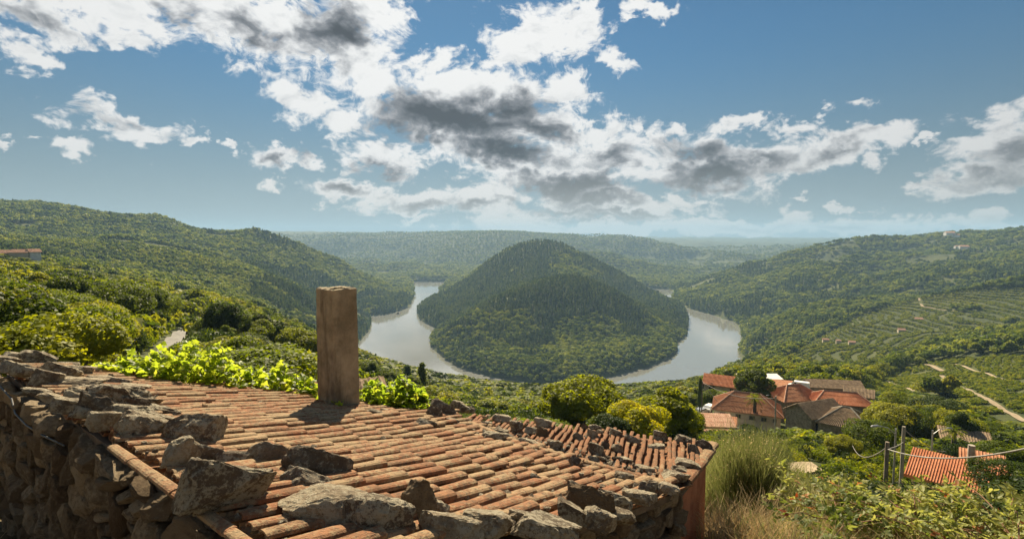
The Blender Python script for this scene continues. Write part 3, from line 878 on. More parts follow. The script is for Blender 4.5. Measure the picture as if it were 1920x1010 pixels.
house = empty('old_stone_house', (0, 0, 0))
tag(house, 'old rubble stone house in the foreground with a wide clay tile roof weighted with stones', 'house')
roof_bm = []
def slab(poly, G, drop, th):
    n = len(poly)
    top = [(x, y, G[0] + G[1] * x + G[2] * y - drop) for x, y in poly]
    bot = [(x, y, z - th) for x, y, z in top]
    f = [tuple(range(n)), tuple(range(2 * n - 1, n - 1, -1))] + [(i, i + n, (i + 1) % n + n, (i + 1) % n) for i in range(n)]
    return top + bot, f
M_BOARD = simple_mat('roof_boards', (.06, .045, .03), (.15, .11, .075), 5)
vs, fs = join_parts([slab(ROOF1, G1, .075, .07), slab(ROOF2, G2, .079, .07)])
roof = mesh_obj('roof', vs, [f[::-1] for f in fs], M_BOARD, house)

def in_p(x, y, P):
    return bool(poly_dist(np.array([x]), np.array([y]), np.array(P, float))[0] > 0)
def lay_tiles():
    rg = random.Random(4)
    items = []
    cover, chan = tile_data(), tile_data(.53, .080, .072, .015, False)
    for (poly, zf, az, sp, ex, mt) in ((ROOF1, z1, math.atan2(D1[0], D1[1]), .155, .43, M_TILE), (ROOF2, z2, math.radians(17), .088, .21, M_TILE2)):
        d2 = np.array([math.sin(az), math.cos(az)]); c2 = np.array([d2[1], -d2[0]])
        g = (zf(d2[0], d2[1]) - zf(0, 0))
        gc = (zf(c2[0], c2[1]) - zf(0, 0))
        P = np.array(poly); u = P @ d2; w = P @ c2
        nc = int((w.max() - w.min()) / sp) + 2
        for i in range(nc):
            wobble = rg.uniform(-.015, .015)
            ph = rg.uniform(-.5, .5) * ex
            ww = w.min() + i * sp
            for kind in (0, 1):
                wk = ww + kind * sp / 2
                us = np.arange(u.min(), u.max(), .04)
                ok = poly_dist(us * d2[0] + wk * c2[0], us * d2[1] + wk * c2[1], P) > 0
                if not ok.any():
                    continue
                u0 = us[np.argmax(ok)] - .03 + abs(ph) * .3
                for j in range(int((u.max() - u.min()) / ex) + 2):
                    uu = u0 + j * ex
                    c = d2 * (uu + .16) + c2 * wk
                    if not in_p(c[0], c[1], poly):
                        continue
                    sag = .035 * math.sin(c[0] * 1.3 + c[1] * .7) + .025 * math.sin(c[0] * 2.9 - c[1] * 1.9)
                    p = d2 * uu + c2 * (wk + wobble + .012 * math.sin(uu * 3 + i))
                    z = zf(p[0], p[1]) + sag * .6 + (.022 if kind == 0 else -.006)
                    tilt = .045 + rg.uniform(-.02, .03)
                    yaw = rg.gauss(0, .03)
                    dd = d2 * math.cos(yaw) + c2 * math.sin(yaw)
                    dirv = Vector((dd[0], dd[1], g + tilt)); cv = Vector((c2[0], c2[1], gc + rg.gauss(0, .05)))
                    cv = cv - dirv * (cv.dot(dirv) / dirv.length_squared)
                    m = basis(dirv, cv)
                    m4 = Matrix.Translation((p[0], p[1], z)) @ m.to_4x4() @ Matrix.Scale(rg.uniform(.93, 1.07) * (sp / .178 if sp < .1 else 1.0), 4)
                    items.append((kind, m4, mt, (p[0] ** 2 + p[1] ** 2)))
    covers = sorted([t for t in items if t[0] == 0], key=lambda t: t[3])
    first, others = covers[:300], covers[300:] + [t for t in items if t[0] == 1]
    meshes = {}
    for mt in (M_TILE, M_TILE2):
        for v in range(3):
            o = mesh_obj('roof_tile', tile_data(.53 + .015 * v, .057 + .003 * v, .047 - .001 * v)[0], cover[1], mt, smooth=False, link=False)
            meshes[(mt.name, v)] = o.data; bpy.data.objects.remove(o)
    for _, m4, mt, _d in first:
        o = bpy.data.objects.new('roof_tile', meshes[(mt.name, rg.randrange(3))])
        COL.objects.link(o); o.parent = roof; o.matrix_local = m4
    for mt, nm in ((M_TILE, 'farther_tiles'),):
        V, Fc, MI, off = [], [], [], 0
        for kind, m4, mm, _d in others:
            vv, ff = cover if kind == 0 else chan
            V += [tuple(m4 @ Vector(p)) for p in vv]; Fc += [tuple(i + off for i in f) for f in ff]
            MI += [0 if mm is M_TILE else 1] * len(ff); off += len(vv)
        mesh_obj(nm, V, Fc, [M_TILE, M_TILE2], roof, mat_idx=MI, kind='stuff')
    # the line of bedding tiles where the two pitches meet, and the verge tiles of the high edge
    V, Fc = [], []
    ps = []
    def run(a, b, za, zb, n, r):
        a, b = Vector((*a, za)), Vector((*b, zb))
        for k in range(n):
            p = a.lerp(b, k / n); q = a.lerp(b, (k + 1.12) / n)
            vv, ff = tile_data((q - p).length, r, r * .85, .016)
            m = basis(q - p, Vector((0, 0, 1)).cross(q - p))
            m4 = Matrix.Translation(p + Vector((rg.uniform(-.01, .01), rg.uniform(-.01, .01), .03 + rg.uniform(-.01, .012)))) @ m.to_4x4()
            o = mesh_obj('edge_tile', [tuple(m4 @ Vector(x)) for x in vv], ff, M_TILE, roof)
    SM = [tuple(PA)] + SEAM[::-1] + [tuple(PB)]
    for a, b in zip(SM, SM[1:]):
        run(a, b, z1(*a) + .0, z1(*b) + .0, max(1, round(math.dist(a, b) / .42)), .042)
    run((-3.0, 3.75), (-.95, 2.22), z1(-3.0, 3.75) - .035, z1(-.95, 2.22) - .035, 7, .042)
    run((1.98, 5.68), (E1.x, E1.y), z2(1.98, 5.68) - .02, z2(E1.x, E1.y) - .02, 6, .085)
lay_tiles()

# walls: dark core with rubble stones bedded in it
def core():
    poly = [(-6.7, 6.75), (-6.25, 6.24), (-.88, 2.36), (-.38, 3.08), (.34, 3.84), (1.04, 4.62), (1.84, 5.72), (E1.x - .3, E1.y + .02), (E0.x, E0.y - .2), (-1.6, 7.8), (-4.2, 8.0), (-5.4, 7.2)]
    n = len(poly)
    top = [(x, y, zroof(x, y) - .16) for x, y in poly]
    bot = [(x, y, -7.5) for x, y in poly]
    f = [tuple(range(n))[::-1]] + [(i, (i + 1) % n, (i + 1) % n + n, i + n) for i in range(n)]
    return mesh_obj('wall', top + bot, f, M_MORTAR, house)
wall = core()
def lay_wall():
    rg = random.Random(9)
    protos = []
    for k in range(14):
        me = rock_data(300 + k, (1, 1, 1), 3, 12, .045, .55); me.materials.append(M_WALLST if k % 4 else M_ROCKB)
        protos.append(me)
    def course(a, b, depth, hmin=.10, hmax=.24, lmin=.14, lmax=.44, normal=None):
        a, b = Vector((*a, 0)), Vector((*b, 0))
        L = (b - a).length; d = (b - a) / L
        nrm = Vector((d.y, -d.x, 0)) if normal is None else Vector(normal)
        ang = math.atan2(d.y, d.x)
        z = 0.0
        while z < depth:
            h = rg.uniform(hmin, hmax)
            s = rg.uniform(-.2, 0)
            while s < L:
                l = rg.uniform(lmin, lmax)
                p = a + d * (s + l / 2) + nrm * rg.uniform(.0, .07)
                zt = zroof(p.x, p.y) - .10 - z
                hh = h * rg.uniform(.85, 1.25)
                if rg.random() < .22 and hh > .15:     # two thin stones, one on the other
                    parts = [(zt - hh * .22, hh * .5), (zt - hh * .74, hh * .5)]
                else:
                    parts = [(zt - hh / 2, hh)]
                for zz_, h1 in parts:
                    o = bpy.data.objects.new('wall_stone', rg.choice(protos))
                    COL.objects.link(o); o.parent = wall
                    o.location = (p.x, p.y, zz_ + rg.uniform(-.02, .02)); o.rotation_euler = (rg.gauss(0, .16), rg.gauss(0, .14), ang + rg.gauss(0, .12))
                    o.scale = (l * 1.06, rg.uniform(.16, .30), h1 * 1.08)
                s += l * .97
            z += h * .96
    course((-6.4, 6.25), (-.95, 2.32), 1.65, .13, .26, .16, .42)
    course((-.86, 2.45), (.30, 3.86), .5, .12, .22, .2, .45)
    course((.30, 3.86), (1.80, 5.68), 1.1, .12, .22, .18, .40)
lay_wall()
# reddish rendered end wall beyond the corner
def end_wall():
    a = Vector((1.93, 5.72, 0)); b = Vector((E1.x - .10, E1.y, 0))
    d = (b - a).normalized(); n = Vector((d.y, -d.x, 0))
    n_ = 16; V, Fc = [], []
    L = (b - a).length
    for k in range(n_ + 1):
        off = .02 if k % 2 else 0.0
        p = a + d * (L * k / n_) + n * (.0 + off)
        V += [(p.x, p.y, z2(p.x, p.y) - .10), (p.x, p.y, -6.8)]
    for k in range(n_):
        Fc.append((2 * k, 2 * k + 1, 2 * k + 3, 2 * k + 2))
    q = len(V)
    V += [(p[0] - n.x * .12, p[1] - n.y * .12, p[2]) for p in V[:q]]
    Fc += [tuple(i + q for i in f[::-1]) for f in Fc]
    Fc += [(0, 2, 2 + q, q)] + [(2 * k, 2 * k + 2, 2 * k + 2 + q, 2 * k + q) for k in range(1, n_)] + [(0, q, q + 1, 1), (2 * n_, 2 * n_ + 1, 2 * n_ + 1 + q, 2 * n_ + q)]
    mesh_obj('red_side_cladding', V, Fc, simple_mat('red_cladding', (.25, .085, .040), (.42, .17, .085), 3, bdist=.006), house)
end_wall()
# chimney
def chimney():
    m, t = new_mat('sooty_render')
    co = t.n('ShaderNodeTexCoord').outputs['Object']
    a = t.noise(co, 3.2, 6, .65); st = t.noise(t.vmath('MULTIPLY', co, (5, 5, .9)), 1.4, 5, .6); g = t.noise(co, 40, 5, .6)
    c = t.mix(t.maprange(a, .3, .72), (.20, .165, .105), (.42, .35, .235))
    c = t.mix(t.maprange(st, .46, .72, 0, .7), c, (.075, .055, .038))
    c = t.mix(t.maprange(g, .58, .72, 0, .5), c, (.46, .36, .24))
    b = t.n('ShaderNodeBsdfPrincipled', ins={'Base Color': c, 'Roughness': .93, 'Specular IOR Level': .15, 'Normal': bump(t, t.math('ADD', a, g), .8, .015)})
    finish(t, b.outputs[0])
    base = at(636, 772, 6.95)
    o = empty('chimney', (base.x, base.y, z1(base.x, base.y) - .15), -math.atan2(D1[0], D1[1]))
    tag(o, 'tall square sooty brown chimney standing on the tile roof', 'chimney')
    h = 1.66 + .15
    s0, s1 = .205, .196
    rg = np.random.default_rng(2)
    V, Fc = [], []
    rows = 26; side = 8
    def ring(s, z, wob):
        out = []
        for k in range(4):
            c0 = [(-1, -1), (1, -1), (1, 1), (-1, 1)][k]; c1 = [(1, -1), (1, 1), (-1, 1), (-1, -1)][k]
            for j in range(side):
                f = j / side
                x = c0[0] * (1 - f) + c1[0] * f; y = c0[1] * (1 - f) + c1[1] * f
                if j == 0:
                    x *= .965; y *= .965
                out.append((x * s + rg.normal() * wob, y * s + rg.normal() * wob, z + (rg.normal() * wob * 1.2 if z > h * .97 else 0)))
        return out
    n = side * 4
    for r in range(rows):
        z = h * r / (rows - 1); s = s0 + (s1 - s0) * r / (rows - 1)
        V += ring(s, z, .0022)
    for s, z in ((s1 * .93, h + .012), (s1 * .62, h + .004), (s1 * .58, h - .25)):
        V += ring(s, z, .004)
    R = rows + 3
    for r in range(R - 1):
        for k in range(n):
            k2 = (k + 1) % n
            Fc.append((r * n + k, r * n + k2, (r + 1) * n + k2, (r + 1) * n + k))
    Fc.append(tuple((R - 1) * n + k for k in range(n)))
    mesh_obj('shaft', V, Fc, m, o)
    # crumbled mortar skirt
    for k, (dx, dy, s) in enumerate(((.17, -.22, .10), (.02, -.24, .08), (.23, -.10, .09), (-.12, -.23, .07), (.24, .05, .07))):
        me = rock_data(900 + k, (s * 2.2, s * 1.6, s * 1.2), 2); me.materials.append(M_ROCKD)
        q = bpy.data.objects.new('mortar_lump', me); COL.objects.link(q); q.parent = o
        q.location = (dx, dy, .19 - .02 * k + z1(0, 0) * 0)
chimney()

# ------------------------------------------------------------------ loose stones that weigh the roof down
# px, py, width px, height px, shape, plane, label
LOOSE = [
 (8,686,44,20,'s',1,'flat slab topmost at the extreme left of the roof head'),
 (30,676,36,14,'s',1,'small flat stone behind the left roof corner'),
 (140,704,52,18,'s',1,'flat brown slab between the left pile and the vine'),
 (170,700,40,12,'s',1,'thin slab touching the first vine leaves'),
 (214,724,48,16,'s',1,'greyish slab right at the foot of the vine'),
 (246,738,56,18,'s',1,'long slab half under the front vine leaves'),
 (130,778,60,26,'b',1,'chunky brown stone at the left roof edge below the squared block'),
 (96,760,50,22,'s',1,'flat stone at the left edge above the hanging cable'),
 (66,748,46,20,'s',1,'flat dark stone at the left edge left of the squared block'),
 (262,770,66,26,'s',1,'pale layered slab behind the large rough brown stone'),
 (300,812,64,34,'r',1,'lichened stone between the speckled boulder and the big brown one'),
 (160,790,50,24,'r',1,'round brown stone on the edge left of the tilted dark slab'),
 (390,812,44,20,'s',1,'small flat stone right of the big light brown boulder'),
 (66,686,58,30,'r',1,'rounded lichened stone highest of the pile at the far left roof corner'),
 (112,692,52,14,'s',1,'thin flat stone behind the rounded one at the far left corner'),
 (20,704,48,24,'r',1,'low brown stone at the extreme left end of the roof edge'),
 (50,714,58,30,'r',1,'dark humped stone below the rounded one at the left roof corner'),
 (84,730,48,32,'b',1,'squared brown block standing on the left end of the roof edge'),
 (110,716,62,38,'s',1,'leaning grey slab behind the squared brown block'),
 (145,734,84,28,'s',1,'long grey slab right of the squared brown block'),
 (188,722,60,18,'s',1,'flat stone beside the first vine leaves at the left'),
 (158,758,68,30,'s',1,'pale layered stone in front of the long grey slab'),
 (190,738,74,16,'s',1,'thin pale plate lying flat behind the layered stones'),
 (222,764,100,46,'r',1,'large rough brown stone in the middle of the left pile'),
 (184,792,80,44,'d',1,'dark tilted slab overhanging the left roof edge'),
 (188,812,54,40,'b',1,'grey stone wedged under the dark tilted slab'),
 (234,806,80,48,'r',1,'smooth grey oval stone on the left roof edge'),
 (264,826,84,50,'r',1,'speckled rounded boulder next to the smooth oval stone'),
 (305,784,54,22,'s',1,'small brown slab behind the speckled boulder'),
 (362,836,98,62,'r',1,'big light brown boulder above the broken edge tiles'),
 (338,882,66,62,'b',1,'upright grey stone below the big light brown boulder'),
 (376,878,80,38,'d',1,'dark wedge leaning on the upright grey stone'),
 (432,880,54,36,'s',1,'pale stone plate just behind the largest boulder'),
 (418,968,158,104,'b',1,'largest lichen covered boulder on the lower left roof edge'),
 (500,876,74,40,'d',1,'dark slab tipped up on edge left of the long dark slab'),
 (590,908,124,62,'d',1,'long dark upright slab in the middle of the near roof'),
 (574,930,100,42,'d',1,'tilted dark plate in front of the long upright slab'),
 (603,984,160,66,'r',1,'long grey mottled boulder at the bottom left of centre'),
 (702,1006,134,80,'r',1,'blocky grey boulder with dark moss beside the long mottled one'),
 (783,988,74,76,'B',1,'upright brown pointed stone right of the mossy boulder'),
 (822,976,34,32,'r',1,'small stone behind the upright brown pointed one'),
 (838,1018,112,56,'r',1,'wide pale boulder at the bottom edge near the middle'),
 (706,790,42,22,'s',1,'small grey stone lying right of the chimney foot'),
 (722,780,32,14,'s',1,'flat brown stone touching the chimney foot on its right'),
 (798,808,40,18,'d',1,'lone dark slab on the far part of the near roof'),
 (812,790,30,24,'d',1,'dark lump at the end of the right hand vine'),
 (830,784,54,26,'d',1,'slanted dark stone at the back edge of the roof'),
 (860,776,40,24,'r',1,'round topped stone farthest back on the roof'),
 (880,777,20,16,'r',1,'tiny round stone at the back corner of the roof'),
 (844,796,30,13,'s',1,'small flat stone in front of the back edge group'),
 (941,792,40,17,'s',2,'flat dark stone at the far edge of the orange roof'),
 (911,800,26,11,'s',2,'small pale stone at the left end of the orange roof'),
 (967,812,30,27,'r',2,'tall lump of stone beside the far edge of the orange roof'),
 (938,818,38,16,'s',2,'low dark stone on the seam between both roofs'),
 (926,830,54,20,'r',1,'long humped stone lying on the seam at its left end'),
 (955,828,28,14,'s',1,'stone squeezed behind the long humped one on the seam'),
 (988,838,40,16,'s',1,'dark flat stone on the seam between the two roofs'),
 (1016,804,38,22,'r',2,'large dark stone near the upper left of the orange roof'),
 (998,815,34,17,'s',2,'dark stone just left of the angular one'),
 (1016,822,26,20,'B',2,'angular stone in front of the large dark one'),
 (1040,850,32,30,'r',2,'knobbly dark stone left of centre on the orange roof'),
 (1083,830,24,18,'d',2,'single dark stone left of the cluster of three'),
 (1096,813,15,17,'B',2,'narrow upright stone of the cluster near the far edge'),
 (1114,813,26,19,'r',2,'brownish stone at the back of the far edge cluster'),
 (1110,826,24,22,'b',2,'pale fronted stone of the far edge cluster'),
 (1124,820,15,16,'r',2,'small stone at the right of the far edge cluster'),
 (1117,856,34,28,'r',2,'biggest dark stone in the centre of the orange roof'),
 (1134,846,19,17,'d',2,'squarish dark stone touching the biggest central one'),
 (1157,852,26,22,'r',2,'dark stone right of the central pair'),
 (1184,835,34,18,'d',2,'beak shaped stone with a long shadow on the orange roof'),
 (1154,823,28,19,'b',2,'flat topped stone alone near the far edge'),
 (1112,870,26,15,'r',2,'low stone in front of the central dark stone'),
 (1076,880,22,20,'d',1,'pointed dark stone on the seam near its middle'),
 (1172,870,32,13,'s',2,'thin grey plate lying on the lower orange roof'),
 (1209,888,40,16,'s',2,'long dark slab on the lower right of the orange roof'),
 (1230,846,36,15,'s',2,'grey pebble shaped stone on the right of the orange roof'),
 (1237,832,28,27,'b',2,'stack like layered block at the far edge on the right'),
 (1280,836,36,23,'r',2,'mottled round stone at the far right corner'),
 (1319,848,36,24,'d',2,'black stone on the outermost right roof corner'),
 (1301,860,28,28,'d',2,'leaning dark triangular stone at the right verge'),
 (1289,884,52,28,'s',2,'big pale slab topmost of the right verge pile'),
 (1274,893,40,21,'r',2,'rounded grey stone under the big pale slab'),
 (1266,908,54,25,'s',1,'long pale stone at the right end of the seam'),
 (1252,930,40,22,'r',1,'dark stone below the seam at the right corner'),
 (1227,922,32,17,'r',1,'stone just inside the right corner of the near roof'),
 (1198,950,64,32,'s',1,'smooth pale oval slab on the right verge of the near roof'),
 (1212,932,32,21,'d',1,'broken dark stone behind the smooth pale oval slab'),
 (1146,966,74,42,'r',1,'dark lichened boulder left of the smooth pale oval slab'),
 (1083,938,48,26,'d',1,'dark wedge at the back of the right hand boulder pile'),
 (1102,984,90,62,'B',1,'large pale leaning boulder of the right hand pile'),
 (1066,990,58,44,'b',1,'light blocky stone at the foot of the leaning boulder'),
 (1122,1004,64,50,'r',1,'dark stone at the bottom of the right hand pile'),
 (1162,990,54,32,'r',1,'crumbling brown stone over the right wall head'),
 (911,1012,94,50,'r',1,'broad speckled boulder at the bottom centre'),
 (1022,1018,124,52,'s',1,'low lichened slab at the bottom right of centre'),
 (868,1020,72,46,'r',1,'grey boulder between the wide pale one and the speckled one'),
 (979,990,62,32,'s',1,'small pale slab above the low lichened slab'),
 (1169,904,34,17,'s',1,'flat stone on the seam left of the right corner'),
 (1003,906,26,11,'d',1,'small dark stone alone on the near roof right of centre')]
def loose_stones():
    rg = random.Random(21)
    for k, (px, py, w, h, sh, pl, lab) in enumerate(LOOSE):
        G = G1 if pl == 1 else G2
        p = hit(px, py - h * .12, G)
        dep = p.y
        kz = 1.0 if pl == 1 else .85
        wm, hm = w * dep / F * kz, h * dep / F * kz
        dd = {'r': .75, 's': .75, 'b': .7, 'd': .55, 'B': .5}[sh]
        dims = (wm * 1.1, wm * dd, hm * {'r': .92, 's': .80, 'b': 1.0, 'd': 1.0, 'B': 1.1}[sh])
        me = rock_data(40 + k, dims, 4 if w > 60 else 3, {'r': 9, 's': 9, 'b': 6, 'd': 7, 'B': 7}[sh], .055, {'r': .9, 's': .7, 'b': .5, 'd': .85, 'B': .85}[sh])
        me.materials.append({'d': M_ROCKD, 'B': M_ROCKB}.get(sh, M_ROCK))
        o = bpy.data.objects.new('loose_stone', me); COL.objects.link(o)
        nrm = Vector((-G[1], -G[2], 1)).normalized()
        q = Vector((0, 0, 1)).rotation_difference(nrm)
        view = math.atan2(-p.x, p.y)
        yaw = view + rg.uniform(-.22, .22)
        pitch = {'d': -.30, 'B': -.15, 's': rg.uniform(-.06, .1)}.get(sh, rg.uniform(-.1, .1))
        o.rotation_mode = 'QUATERNION'
        o.rotation_quaternion = q @ Euler((pitch, rg.uniform(-.14, .14) + (.16 if sh == 'd' else 0), yaw)).to_quaternion()
        o.location = p + nrm * (dims[2] * .36 + .03)
        tag(o, lab, 'stone', 'stones laid on the roof')
loose_stones()

# cable that hangs along the high edge
pts = [at(a, b, c) for a, b, c in ((-10,690,6.15),(22,716,5.7),(48,742,5.3),(56,768,5.0),(78,790,4.8),(110,808,4.55),(150,826,4.3))]
vv, ff = tube([p + Vector((-.05, -.10, 0)) for p in pts], [.009] * len(pts), 6)
tag(mesh_obj('cable', vv, ff, simple_mat('old_cable', (.04, .04, .04), (.13, .13, .12), 20, rough=.5), smooth=True), 'old grey cable sagging along the left edge of the stone house roof', 'cable')
# ------------------------------------------------------------------ draped paths and lane
def ribbon(name, line, w, mat, lift=.05, label=None):
    pts = []
    line = [np.array(p) for p in line]
    for a, b in zip(line, line[1:]):
        n = max(2, int(np.linalg.norm(b - a) / max(1.0, w * .6)))
        pts += [a + (b - a) * k / n for k in range(n)]
    pts.append(line[-1]); pts = np.array(pts)
    for _ in range(3):
        pts[1:-1] = (pts[:-2] + pts[1:-1] * 2 + pts[2:]) / 4
    d = np.gradient(pts, axis=0); d /= np.linalg.norm(d, axis=1)[:, None]
    nrm = np.stack([d[:, 1], -d[:, 0]], 1)
    cols = []
    for s in (-.5, -.25, 0, .25, .5):
        q = pts + nrm * w * s
        cols.append(np.stack([q[:, 0], q[:, 1], height(q[:, 0], q[:, 1])], 1))
    zc = np.max([c[:, 2] for c in cols], 0)
    for k, c in enumerate(cols):
        c[:, 2] = zc * .7 + c[:, 2] * .3 + lift + w * .02
    V = np.stack(cols, 1).reshape(-1, 3)
    n = len(pts); i = np.arange(n - 1)[:, None] * 5; j = np.arange(4)[None, :]
    f = np.stack([i + j, i + j + 1, i + 6 + j, i + 5 + j], -1).reshape(-1, 4)
    return mesh_obj(name, V, f, mat, kind='structure', smooth=True)
M_ASPH = simple_mat('asphalt', (.13, .125, .115), (.22, .21, .19), 1.5, rough=.9)
M_DIRT = simple_mat('dirt_track', (.24, .185, .115), (.38, .30, .19), .8, rough=.95)
ribbon('asphalt_lane', LANE[:6], 2.0, M_ASPH, .12)
def gp(px, py, Y):
    """ground point near a pixel, found by walking along its ray"""
    d = pdir(px, py)
    Ys = np.linspace(Y * .55, Y * 1.7, 160)
    h = height(Ys * d.x, Ys)
    over = Ys * d.z > h
    k = int(np.argmin(over)) if (~over).any() and over[0] else int(np.argmin(np.abs(Ys - Y)))
    return np.array([Ys[k] * d.x, Ys[k]])
PATHS = []
for nm, w, px in (('dirt_path', 3.0, [(1737,684,310),(1752,690,300),(1768,697,290)]), ('dirt_path', 2.0, [(1765,705,280),(1800,727,240),(1850,750,205),(1885,772,180),(1925,792,160)]),
                  ('dirt_path', 2.0, [(1640,706,330),(1680,722,290),(1718,740,250)]), ('dirt_path', 1.6, [(1790,683,320),(1850,700,280),(1930,722,240)]),
                  ('dirt_path', 4.5, [(1490,556,1150),(1505,566,1120),(1522,576,1090)]), ('dirt_path', 3.0, [(1690,566,760),(1730,575,720),(1790,584,690)]),
                  ('dirt_path', 4.0, [(1880,512,760),(1905,506,770),(1925,520,740)]), ('dirt_path', 2.6, [(1575,706,260),(1592,718,230),(1610,726,210)]),
                  ('dirt_path', 2.2, [(1478,886,36),(1510,880,35),(1535,884,34)]), ('dirt_path', 1.8, [(1470,828,58),(1510,838,54),(1545,842,52)]), ('dirt_path', 3.0, [(1600,925,26),(1640,942,22.5),(1680,945,23)])):
    q = [gp(*p) for p in px]; PATHS.append((w, q))
    ribbon(nm, q, w, M_DIRT, .10)

# ------------------------------------------------------------------ houses
def roofmat(name, a, b, sc=1.0):
    m, t = new_mat(name)
    co = t.n('ShaderNodeTexCoord').outputs['Object']
    n = t.noise(co, 1.6 * sc, 6, .65); n2 = t.noise(co, 9 * sc, 4, .7)
    c = t.mix(t.maprange(n, .35, .68), a, b)
    c = t.mix(t.maprange(n2, .52, .7, 0, .55), c, (.13, .085, .055))
    bs = t.n('ShaderNodeBsdfPrincipled', ins={'Base Color': c, 'Roughness': .9, 'Specular IOR Level': .2, 'Normal': bump(t, n2, .6, .06)})
    finish(t, bs.outputs[0]); return m
R_NEW = roofmat('terracotta_roof', (.44, .155, .070), (.56, .235, .12))
R_OLD = roofmat('weathered_roof', (.36, .155, .078), (.50, .25, .135))
R_STONE = roofmat('brown_stone_roof', (.19, .13, .08), (.33, .24, .15))
R_PINK = roofmat('sun_bleached_roof', (.42, .23, .15), (.58, .37, .26))
W_CREAM = simple_mat('cream_render', (.42, .345, .24), (.58, .49, .36), .7, bdist=.01)
W_STONE = simple_mat('far_stone_wall', (.20, .155, .105), (.40, .32, .23), 2.2, bdist=.08, bumps=.9)
W_WHITE = simple_mat('white_paint', (.62, .60, .55), (.80, .78, .74), .9, bdist=.005)
M_GLASS = simple_mat('dark_glass', (.015, .018, .02), (.03, .035, .04), 2, rough=.12, bumps=0, spec=.5)
M_WOOD = simple_mat('grey_wood', (.16, .12, .085), (.30, .25, .19), 5, bdist=.01)
M_CONC = simple_mat('pale_concrete', (.24, .21, .165), (.38, .34, .27), 3, bdist=.01)
M_METAL = simple_mat('galvanised_metal', (.35, .36, .36), (.5, .5, .5), 6, rough=.45, metallic=.6)
M_RUST = simple_mat('rusty_sheet', (.30, .13, .08), (.42, .22, .15), 2, bdist=.01)

def box(cx, cy_, cz, sx, sy, sz):
    v = [(cx + a * sx / 2, cy_ + b * sy / 2, cz + c * sz / 2) for a in (-1, 1) for b in (-1, 1) for c in (-1, 1)]
    return v, [(0, 1, 3, 2), (4, 6, 7, 5), (0, 4, 5, 1), (2, 3, 7, 6), (0, 2, 6, 4), (1, 5, 7, 3)]
def ribs(p00, p10, p01, p11, n, r, mat, parent, name='tile_ridges'):
    """lines of cover tiles that run down a pitch: from the ridge edge p00-p10 to the eave p01-p11"""
    p00, p10, p01, p11 = map(Vector, (p00, p10, p01, p11))
    nrm = (p10 - p00).cross(p01 - p00)
    if nrm.length < 1e-6:
        nrm = (p11 - p01).cross(p00 - p01)
    nrm.normalize()
    if nrm.z < 0: nrm = -nrm
    V, Fc = [], []
    for k in range(n):
        f = (k + .5) / n
        a = p00.lerp(p10, f); b = p01.lerp(p11, f)
        d = b - a
        if d.length < .3: continue
        s = d.cross(nrm).normalized() * r
        segs = max(1, int(d.length / 1.2))
        for j in range(segs):
            q0 = a + d * (j / segs); q1 = a + d * ((j + 1) / segs)
            o = len(V)
            lift = nrm * r * .25
            V += [tuple(q0 - s * .9), tuple(q0 + nrm * r * .8), tuple(q0 + s * .9), tuple(q1 - s + lift), tuple(q1 + nrm * r * .9 + lift), tuple(q1 + s + lift)]
            Fc += [(o, o + 1, o + 4, o + 3), (o + 1, o + 2, o + 5, o + 4), (o + 3, o + 4, o + 5), (o, o + 2, o + 1), (o, o + 3, o + 5, o + 2)]
    return mesh_obj(name, V, Fc, mat, parent, kind='stuff')

